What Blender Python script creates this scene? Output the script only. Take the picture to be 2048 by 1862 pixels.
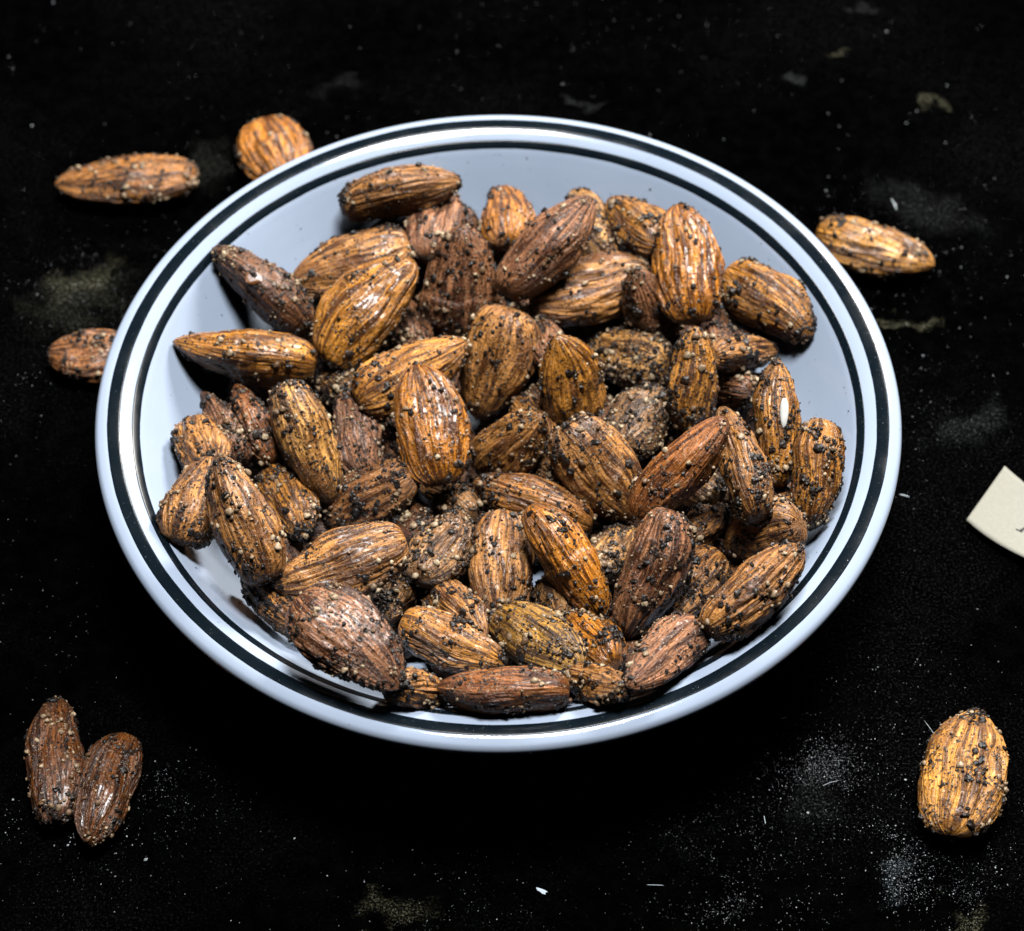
import bpy, math
import numpy as np
from mathutils import Vector, Matrix

for _o in list(bpy.data.objects):
    bpy.data.objects.remove(_o)
SC = bpy.context.scene
COL = SC.collection
R = math.radians

# ------------------------------------------------------------------ camera
cam = bpy.data.cameras.new('camera')
cam.sensor_width = 36.0
cam.lens = 5678.5323 / 2048 * 36.0
cam.clip_start = 0.01
cam.clip_end = 20
cam.dof.use_dof = True
cam.dof.focus_distance = 0.525
cam.dof.aperture_fstop = 20.0
cam_o = bpy.data.objects.new('camera', cam)
cam_o.location = (0.00264466, -0.34105499, 0.46148754)
cam_o.rotation_euler = (R(90 - 52.93905), 0, 0)
COL.objects.link(cam_o)
SC.camera = cam_o

# ------------------------------------------------------------------ light
world = bpy.data.worlds.new('World')
SC.world = world
world.use_nodes = True
bg = world.node_tree.nodes['Background']
bg.inputs['Color'].default_value = (0.80, 0.90, 1.0, 1)
bg.inputs['Strength'].default_value = 0.003


def area(name, loc, target, sx, sy, power, color):
    l = bpy.data.lights.new(name, 'AREA')
    l.shape = 'RECTANGLE'
    l.size, l.size_y = sx, sy
    l.energy = power
    l.color = color
    o = bpy.data.objects.new(name, l)
    o.location = loc
    o.rotation_euler = (Vector(target) - Vector(loc)).to_track_quat('-Z', 'Y').to_euler()
    COL.objects.link(o)
    return o


area('window_light', (0.36, 0.62, 0.52), (0.0, 0.0, 0.02), 0.16, 0.26, 9.0, (1.0, 0.965, 0.91))
area('ceiling_light', (0.05, 0.12, 0.90), (0.0, 0.0, 0.03), 0.24, 0.20, 10.8, (0.97, 0.985, 1.0))

SC.view_settings.view_transform = 'Standard'
SC.view_settings.look = 'None'
SC.view_settings.exposure = 0.2
SC.view_settings.gamma = 1.0
SC.view_settings.use_curve_mapping = False
SC.render.engine = 'CYCLES'
SC.cycles.use_denoising = True
SC.cycles.max_bounces = 6
SC.cycles.diffuse_bounces = 0

# ------------------------------------------------------------------ helpers
_rs = np.random.RandomState(11)
_perm = np.concatenate([_rs.permutation(256)] * 3)
_grad = _rs.normal(size=(256, 3))
_grad /= np.linalg.norm(_grad, axis=1)[:, None]


def pn(p):
    """gradient noise at points (n,3), about -1..1"""
    i = np.floor(p).astype(int)
    f = p - i
    u = f * f * f * (f * (f * 6 - 15) + 10)
    i &= 255
    r = np.zeros(len(p))
    for dx in (0, 1):
        wx = u[:, 0] if dx else 1 - u[:, 0]
        a = _perm[i[:, 0] + dx]
        for dy in (0, 1):
            wy = u[:, 1] if dy else 1 - u[:, 1]
            b = _perm[a + i[:, 1] + dy]
            for dz in (0, 1):
                wz = u[:, 2] if dz else 1 - u[:, 2]
                g = _grad[_perm[b + i[:, 2] + dz]]
                d = g[:, 0] * (f[:, 0] - dx) + g[:, 1] * (f[:, 1] - dy) + g[:, 2] * (f[:, 2] - dz)
                r += wx * wy * wz * d
    return r * 1.6


def mesh_np(name, V, faces4=None, faces3=None, smooth=True):
    me = bpy.data.meshes.new(name)
    me.vertices.add(len(V))
    me.vertices.foreach_set('co', np.ascontiguousarray(V, dtype=np.float32).ravel())
    n4 = 0 if faces4 is None else len(faces4)
    n3 = 0 if faces3 is None else len(faces3)
    idx = []
    if n4:
        idx.append(np.asarray(faces4).ravel())
    if n3:
        idx.append(np.asarray(faces3).ravel())
    idx = np.concatenate(idx).astype(np.int32)
    me.loops.add(len(idx))
    me.loops.foreach_set('vertex_index', idx)
    me.polygons.add(n4 + n3)
    tot = np.concatenate([np.full(n4, 4), np.full(n3, 3)]).astype(np.int32)
    st = np.concatenate([[0], np.cumsum(tot)[:-1]]).astype(np.int32)
    me.polygons.foreach_set('loop_start', st)
    me.polygons.foreach_set('loop_total', tot)
    me.polygons.foreach_set('use_smooth', np.full(n4 + n3, smooth))
    me.update(calc_edges=True)
    me.validate()
    return me


def put(name, me, mat, parent=None):
    o = bpy.data.objects.new(name, me)
    if mat is not None and not me.materials:
        me.materials.append(mat)
    COL.objects.link(o)
    if parent is not None:
        o.parent = parent
    return o


def tag(o, label=None, cat=None, group=None, kind=None):
    if label:
        o['label'] = label
    if cat:
        o['category'] = cat
    if group:
        o['group'] = group
    if kind:
        o['kind'] = kind
    return o


class NT:
    """small node-tree helper"""

    def __init__(self, name):
        self.m = bpy.data.materials.new(name)
        self.m.use_nodes = True
        self.t = self.m.node_tree
        self.b = self.t.nodes['Principled BSDF']
        self.out = self.t.nodes['Material Output']

    def n(self, typ, **kw):
        nd = self.t.nodes.new(typ)
        for k, v in kw.items():
            setattr(nd, k, v)
        return nd

    def link(self, a, b):
        self.t.links.new(a, b)

    def setv(self, sock, v):
        if hasattr(v, 'is_output'):
            self.link(v, sock)
        else:
            sock.default_value = v

    def math(self, op, a, b=None, c=None, clamp=False):
        nd = self.n('ShaderNodeMath', operation=op, use_clamp=clamp)
        for k, v in enumerate((a, b, c)):
            if v is not None:
                self.setv(nd.inputs[k], v)
        return nd.outputs[0]

    def vmath(self, op, a, b=None):
        nd = self.n('ShaderNodeVectorMath', operation=op)
        self.setv(nd.inputs[0], a)
        if b is not None:
            self.setv(nd.inputs[1], b)
        return nd.outputs[0]

    def noise(self, vec, scale, detail=2.0, rough=0.5, dist=0.0):
        nd = self.n('ShaderNodeTexNoise')
        self.setv(nd.inputs['Vector'], vec)
        nd.inputs['Scale'].default_value = scale
        nd.inputs['Detail'].default_value = detail
        nd.inputs['Roughness'].default_value = rough
        nd.inputs['Distortion'].default_value = dist
        return nd.outputs['Fac']

    def ramp(self, fac, a, b, lo=0.0, hi=1.0):
        nd = self.n('ShaderNodeMapRange', interpolation_type='SMOOTHSTEP')
        self.setv(nd.inputs['Value'], fac)
        nd.inputs['From Min'].default_value = a
        nd.inputs['From Max'].default_value = b
        nd.inputs['To Min'].default_value = lo
        nd.inputs['To Max'].default_value = hi
        return nd.outputs['Result']

    def mix(self, fac, a, b, blend='MIX'):
        nd = self.n('ShaderNodeMix', data_type='RGBA', blend_type=blend)
        self.setv(nd.inputs[0], fac)
        for k, v in ((6, a), (7, b)):
            if isinstance(v, tuple):
                v = v if len(v) == 4 else v + (1,)
            self.setv(nd.inputs[k], v)
        return nd.outputs[2]

    def bump(self, h, strength, dist):
        nd = self.n('ShaderNodeBump')
        nd.inputs['Strength'].default_value = strength
        nd.inputs['Distance'].default_value = dist
        self.link(h, nd.inputs['Height'])
        self.link(nd.outputs[0], self.b.inputs['Normal'])

    def attr(self, name, typ='GEOMETRY'):
        return self.n('ShaderNodeAttribute', attribute_name=name, attribute_type=typ)


# ------------------------------------------------------------------ materials
def mat_almond():
    N = NT('almond_skin')
    oi = N.n('ShaderNodeObjectInfo')
    tone = oi.outputs['Color']
    crust = oi.outputs['Alpha']
    gloss = N.math('MULTIPLY', oi.outputs['Object Index'], 0.1)
    off = N.math('MULTIPLY', oi.outputs['Random'], 61.0)
    comb = N.n('ShaderNodeCombineXYZ')
    for k in range(3):
        N.link(off, comb.inputs[k])
    sk = N.vmath('ADD', N.attr('skin').outputs['Vector'], comb.outputs[0])
    oc = N.n('ShaderNodeTexCoord').outputs['Object']
    ocr = N.vmath('ADD', oc, comb.outputs[0])
    # long fibres of the skin, converging on the tip
    fib = N.noise(sk, 2.1, 4.0, 0.62, 0.25)
    fine = N.noise(sk, 6.5, 3.0, 0.6, 0.2)
    blot = N.noise(ocr, 190.0, 3.0, 0.55)
    light = N.mix(1.0, tone, (1.80, 1.76, 1.60), 'MULTIPLY')
    dark = N.mix(1.0, tone, (0.22, 0.165, 0.135), 'MULTIPLY')
    c = N.mix(N.ramp(fib, 0.41, 0.57), dark, light)
    c = N.mix(N.ramp(fine, 0.60, 0.44, 0.0, 0.55), c, dark)
    c = N.mix(N.ramp(blot, 0.50, 0.70, 0.0, 0.65), c, N.mix(1.0, tone, (0.60, 0.50, 0.48), 'MULTIPLY'))
    # ground spice stuck to the oil: fine dark flecks, denser on heavily coated nuts
    sp = N.noise(ocr, 1500.0, 2.0, 0.6)
    area_ = N.noise(ocr, 150.0, 2.0, 0.5)
    thr = N.math('ADD', sp, N.math('MULTIPLY', N.math('ADD', area_, N.math('MULTIPLY', crust, 0.10)), 0.30))
    c = N.mix(N.ramp(thr, 0.76, 0.81, 0.0, 0.90), c, (0.024, 0.013, 0.008))
    sp2 = N.noise(ocr, 1900.0, 1.0, 0.5)
    c = N.mix(N.ramp(sp2, 0.65, 0.70, 0.0, 0.7), c, (0.42, 0.30, 0.18))
    N.link(c, N.b.inputs['Base Color'])
    wet = N.noise(ocr, 260.0, 2.0, 0.5)
    rough = N.math('SUBTRACT', N.ramp(wet, 0.35, 0.65, 0.36, 0.62), N.math('MULTIPLY', gloss, 0.20))
    N.setv(N.b.inputs['Roughness'], rough)
    N.b.inputs['Specular IOR Level'].default_value = 0.5
    N.setv(N.b.inputs['Coat Weight'], N.math('MULTIPLY', N.math('ADD', N.math('MULTIPLY', gloss, 0.50), 0.14), N.ramp(sp, 0.64, 0.44)))
    N.b.inputs['Coat Roughness'].default_value = 0.20
    h = N.math('ADD', N.math('MULTIPLY', fine, 0.9), N.math('ADD', N.math('MULTIPLY', fib, 0.9), N.math('MULTIPLY', sp, 0.8)))
    N.bump(h, 0.9, 0.00045)
    return N.m


def mat_grain(name, c0, c1, rough):
    N = NT(name)
    t = N.attr('tint').outputs['Fac']
    oc = N.n('ShaderNodeTexCoord').outputs['Object']
    sp = N.noise(oc, 3500.0, 2.0)
    c = N.mix(t, c0, c1)
    c = N.mix(N.ramp(sp, 0.4, 0.65, 0.0, 0.45), c, tuple(v * 0.45 for v in c0))
    N.link(c, N.b.inputs['Base Color'])
    N.b.inputs['Roughness'].default_value = rough
    N.bump(sp, 0.6, 0.0001)
    return N.m


def mat_glaze():
    N = NT('white_glaze')
    oc = N.n('ShaderNodeTexCoord').outputs['Object']
    v = N.noise(oc, 38.0, 3.0, 0.5)
    sp = N.noise(oc, 900.0, 2.0, 0.5)
    c = N.mix(N.ramp(v, 0.3, 0.7), (0.40, 0.475, 0.60), (0.435, 0.51, 0.635))
    c = N.mix(N.ramp(sp, 0.735, 0.765, 0.0, 0.5), c, (0.18, 0.17, 0.17))
    N.link(c, N.b.inputs['Base Color'])
    smear = N.noise(oc, 70.0, 3.0, 0.6)
    N.setv(N.b.inputs['Roughness'], N.ramp(smear, 0.35, 0.75, 0.05, 0.13))
    N.bump(N.noise(oc, 220.0, 2.0), 0.05, 0.0002)
    return N.m


def mat_stripe():
    N = NT('black_band_glaze')
    oc = N.n('ShaderNodeTexCoord').outputs['Object']
    d = N.noise(oc, 1700.0, 2.0, 0.6)
    c = N.mix(N.ramp(d, 0.66, 0.78, 0.0, 0.35), (0.004, 0.008, 0.012), (0.13, 0.15, 0.16))
    N.link(c, N.b.inputs['Base Color'])
    s = N.noise(oc, 120.0, 3.0, 0.6)
    N.setv(N.b.inputs['Roughness'], N.ramp(s, 0.3, 0.7, 0.14, 0.26))
    N.b.inputs['Specular IOR Level'].default_value = 0.28
    return N.m


def mat_plain(name, col, rough, spec=0.5):
    N = NT(name)
    oc = N.n('ShaderNodeTexCoord').outputs['Object']
    v = N.noise(oc, 800.0, 2.0)
    c = N.mix(N.ramp(v, 0.35, 0.65), tuple(x * 0.86 for x in col), col)
    N.link(c, N.b.inputs['Base Color'])
    N.b.inputs['Roughness'].default_value = rough
    N.b.inputs['Specular IOR Level'].default_value = spec
    return N.m


def mat_table(smears):
    N = NT('black_tabletop')
    oc = N.n('ShaderNodeTexCoord').outputs['Object']
    g = N.noise(oc, 260.0, 4.0, 0.65)
    f = N.noise(oc, 1900.0, 4.0, 0.8)
    big = N.noise(oc, 17.0, 3.0, 0.55)
    c = N.mix(N.ramp(g, 0.35, 0.75), (0.00025, 0.00025, 0.00027), (0.0012, 0.0012, 0.0012))
    # thin floury film left on the board, patchy at every size
    film = N.math('MULTIPLY', N.ramp(big, 0.38, 0.68, 0.05, 1.0), N.ramp(f, 0.52, 0.66))
    c = N.mix(N.math('MULTIPLY', film, 0.15), c, (0.10, 0.10, 0.10))
    for (x, y, ang, a, b, s, col) in smears:
        mp = N.n('ShaderNodeMapping', vector_type='TEXTURE')
        mp.inputs['Location'].default_value = (x, y, 0)
        mp.inputs['Rotation'].default_value = (0, 0, ang)
        mp.inputs['Scale'].default_value = (a, b, 1)
        wob = N.n('ShaderNodeTexNoise')
        wob.inputs['Scale'].default_value = 120.0
        wob.inputs['Detail'].default_value = 3.0
        N.link(oc, wob.inputs['Vector'])
        wv = N.vmath('SCALE', N.vmath('SUBTRACT', wob.outputs['Color'], (0.5, 0.5, 0.5)))
        wv.node.inputs['Scale'].default_value = 0.020
        N.link(N.vmath('ADD', oc, wv), mp.inputs['Vector'])
        ln = N.n('ShaderNodeVectorMath', operation='LENGTH')
        N.link(mp.outputs[0], ln.inputs[0])
        m = N.ramp(ln.outputs['Value'], 1.0, 0.15)
        m = N.math('MULTIPLY', m, N.ramp(f, 0.50, 0.64, 0.03, 1.0))
        c = N.mix(N.math('MULTIPLY', m, s), c, col)
    # a chalky matt surface: diffuse only
    df = N.n('ShaderNodeBsdfDiffuse')
    df.inputs['Roughness'].default_value = 0.6
    N.link(c, df.inputs['Color'])
    N.link(df.outputs[0], N.out.inputs['Surface'])
    N.t.nodes.remove(N.b)
    return N.m


# ------------------------------------------------------------------ setting: the tabletop
SMEARS = [(-0.0894, 0.0577, 0.557, 0.0114, 0.00579, 0.825, (0.2, 0.19, 0.12)), (-0.0904, 0.0517, 0.37, 0.0154, 0.01, 0.375, (0.16, 0.16, 0.12)), (0.086, 0.0442, -0.309, 0.0084, 0.00211, 0.9, (0.2, 0.19, 0.12)), (0.0783, 0.1267, 0.373, 0.0044, 0.00263, 0.9, (0.2, 0.19, 0.12)), (0.0659, 0.1195, -0.343, 0.0024, 0.00316, 0.525, (0.16, 0.165, 0.17)), (0.0961, 0.0192, 0.243, 0.0109, 0.00632, 0.33, (0.16, 0.165, 0.17)), (0.0924, 0.0798, -0.638, 0.0186, 0.00789, 0.24, (0.16, 0.165, 0.17)), (0.0856, 0.1402, -0.267, 0.0047, 0.00211, 0.45, (0.16, 0.165, 0.17)), (0.0991, 0.1092, 0.223, 0.0035, 0.00189, 0.75, (0.2, 0.19, 0.12)), (-0.0642, 0.0902, -1.338, 0.0132, 0.00579, 0.3, (0.14, 0.14, 0.12)), (-0.0352, 0.114, -0.195, 0.0081, 0.00474, 0.21, (0.16, 0.165, 0.17)), (0.0168, 0.1089, -0.069, 0.0056, 0.00211, 0.375, (0.16, 0.165, 0.17)), (-0.0204, -0.0942, 0.275, 0.0103, 0.00368, 0.525, (0.2, 0.19, 0.12)), (0.0851, -0.0945, -0.798, 0.0036, 0.00579, 0.6, (0.2, 0.19, 0.12)), (0.0735, -0.0857, -0.599, 0.0037, 0.00632, 0.45, (0.13, 0.17, 0.2)), (0.0584, -0.0698, -0.539, 0.0063, 0.00895, 0.18, (0.16, 0.165, 0.17))]
CLOUDS = [(0.05866, -0.06661, 0.00905, 0.00562, 0.3, 2340, 6e-05), (0.06075, -0.06333, 0.00381, 0.00325, 0.2, 1300, 6e-05), (0.07258, -0.08626, 0.00429, 0.00525, 0, 2340, 7.5e-05), (0.04483, -0.08051, 0.01048, 0.00688, 0.2, 1560, 5e-05), (0.04329, -0.09348, 0.00762, 0.00375, 0, 1170, 6e-05), (-0.06047, -0.06985, 0.00619, 0.00688, -0.4, 1092, 6e-05), (0.08516, -0.09399, 0.00571, 0.005, 0, 1300, 6e-05), (0.0539, -0.05112, 0.01524, 0.0075, 0.4, 1040, 6e-05), (0.08457, -0.07093, 0.00857, 0.01375, 0, 1170, 6e-05), (0.08768, 0.01792, 0.00857, 0.01, 0, 910, 5e-05), (0.08744, 0.07744, 0.01143, 0.00875, -0.5, 780, 5e-05), (-0.08991, 0.05728, 0.00857, 0.00625, 0.4, 1170, 5e-05), (-0.08221, -0.07734, 0.00667, 0.00375, 0, 104, 0.00014), (-0.0708, -0.08051, 0.00667, 0.00375, 0, 104, 0.00014), (0.08378, -0.07946, 0.00762, 0.005, 0, 104, 0.00013), (-0.08095, 0.07891, 0.01048, 0.003, 0, 104, 0.00013), (0.08149, 0.05728, 0.00857, 0.003, 0.3, 104, 0.00013), (-0.09248, 0.02847, 0.00571, 0.0025, 0, 67, 0.00013), (0.02833, -0.07522, 0.00571, 0.005, 0, 416, 5e-05), (-0.01231, -0.09297, 0.01048, 0.005, 0, 676, 5e-05), (-0.06425, -0.08156, 0.01524, 0.01125, 0, 676, 5e-05), (0.0004, -0.07093, 0.02476, 0.00875, 0, 572, 5e-05)]
FIBRES = [{'a': (0.08096, 0.0), 'b': (0.08282, -0.00063), 'bend': 0.05, 'label': 'short thick white fibre just right of the bowl', 'r': 0.00012},
 {'a': (0.08132, -0.05359), 'b': (0.08372, -0.0586), 'bend': 0.02, 'label': 'hair thin straight fibre touching the upper left of the broad loose almond', 'r': 4e-05},
 {'a': (0.02738, -0.08885), 'b': (0.03031, -0.08896), 'bend': 0.0, 'label': 'thin bluish straight fibre below the bowl, right of the pale flake', 'r': 6e-05},
 {'a': (0.0496, -0.07436), 'b': (0.04978, -0.07607), 'bend': 0.0, 'label': 'tiny upright greenish fibre in the dusty patch at lower right', 'r': 6e-05},
 {'a': (0.08584, 0.08068), 'b': (0.08667, 0.07744), 'bend': 0.0, 'label': 'short pale fibre above the loose golden almond', 'r': 0.0001},
 {'a': (0.05378, -0.05315), 'b': (0.05514, -0.05281), 'bend': 0.0, 'label': 'tiny level fibre in the bare dark patch right of the near rim', 'r': 6e-05},
 {'a': (0.06101, -0.06791), 'b': (0.06381, -0.06682), 'bend': 0.05, 'label': 'thin slanting fibre in the middle of the dusty patch at lower right', 'r': 4e-05}]
CARD = {'upper': [(0.10259, 0.006), (0.10408, 0.00424), (0.10582, 0.00225), (0.10781, 2e-05), (0.11004, -0.00245), (0.11251, -0.00514), (0.11521, -0.00806), (0.11815, -0.0112), (0.12131, -0.01455)], 'lower': [(0.09347, -0.00774), (0.09509, -0.00976), (0.09688, -0.01175), (0.09885, -0.0137), (0.101, -0.01561), (0.10332, -0.01749), (0.10581, -0.01933), (0.10848, -0.02113), (0.11132, -0.0229)], 'stem': [(0.10368, -0.0105), (0.10393, -0.01093), (0.10641, -0.00915), (0.10617, -0.00866)], 'serif': [(0.10303, -0.01007), (0.10305, -0.01032), (0.10421, -0.01111), (0.10435, -0.01074)]}
FLAKE = (0.00804, -0.0902)
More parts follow.
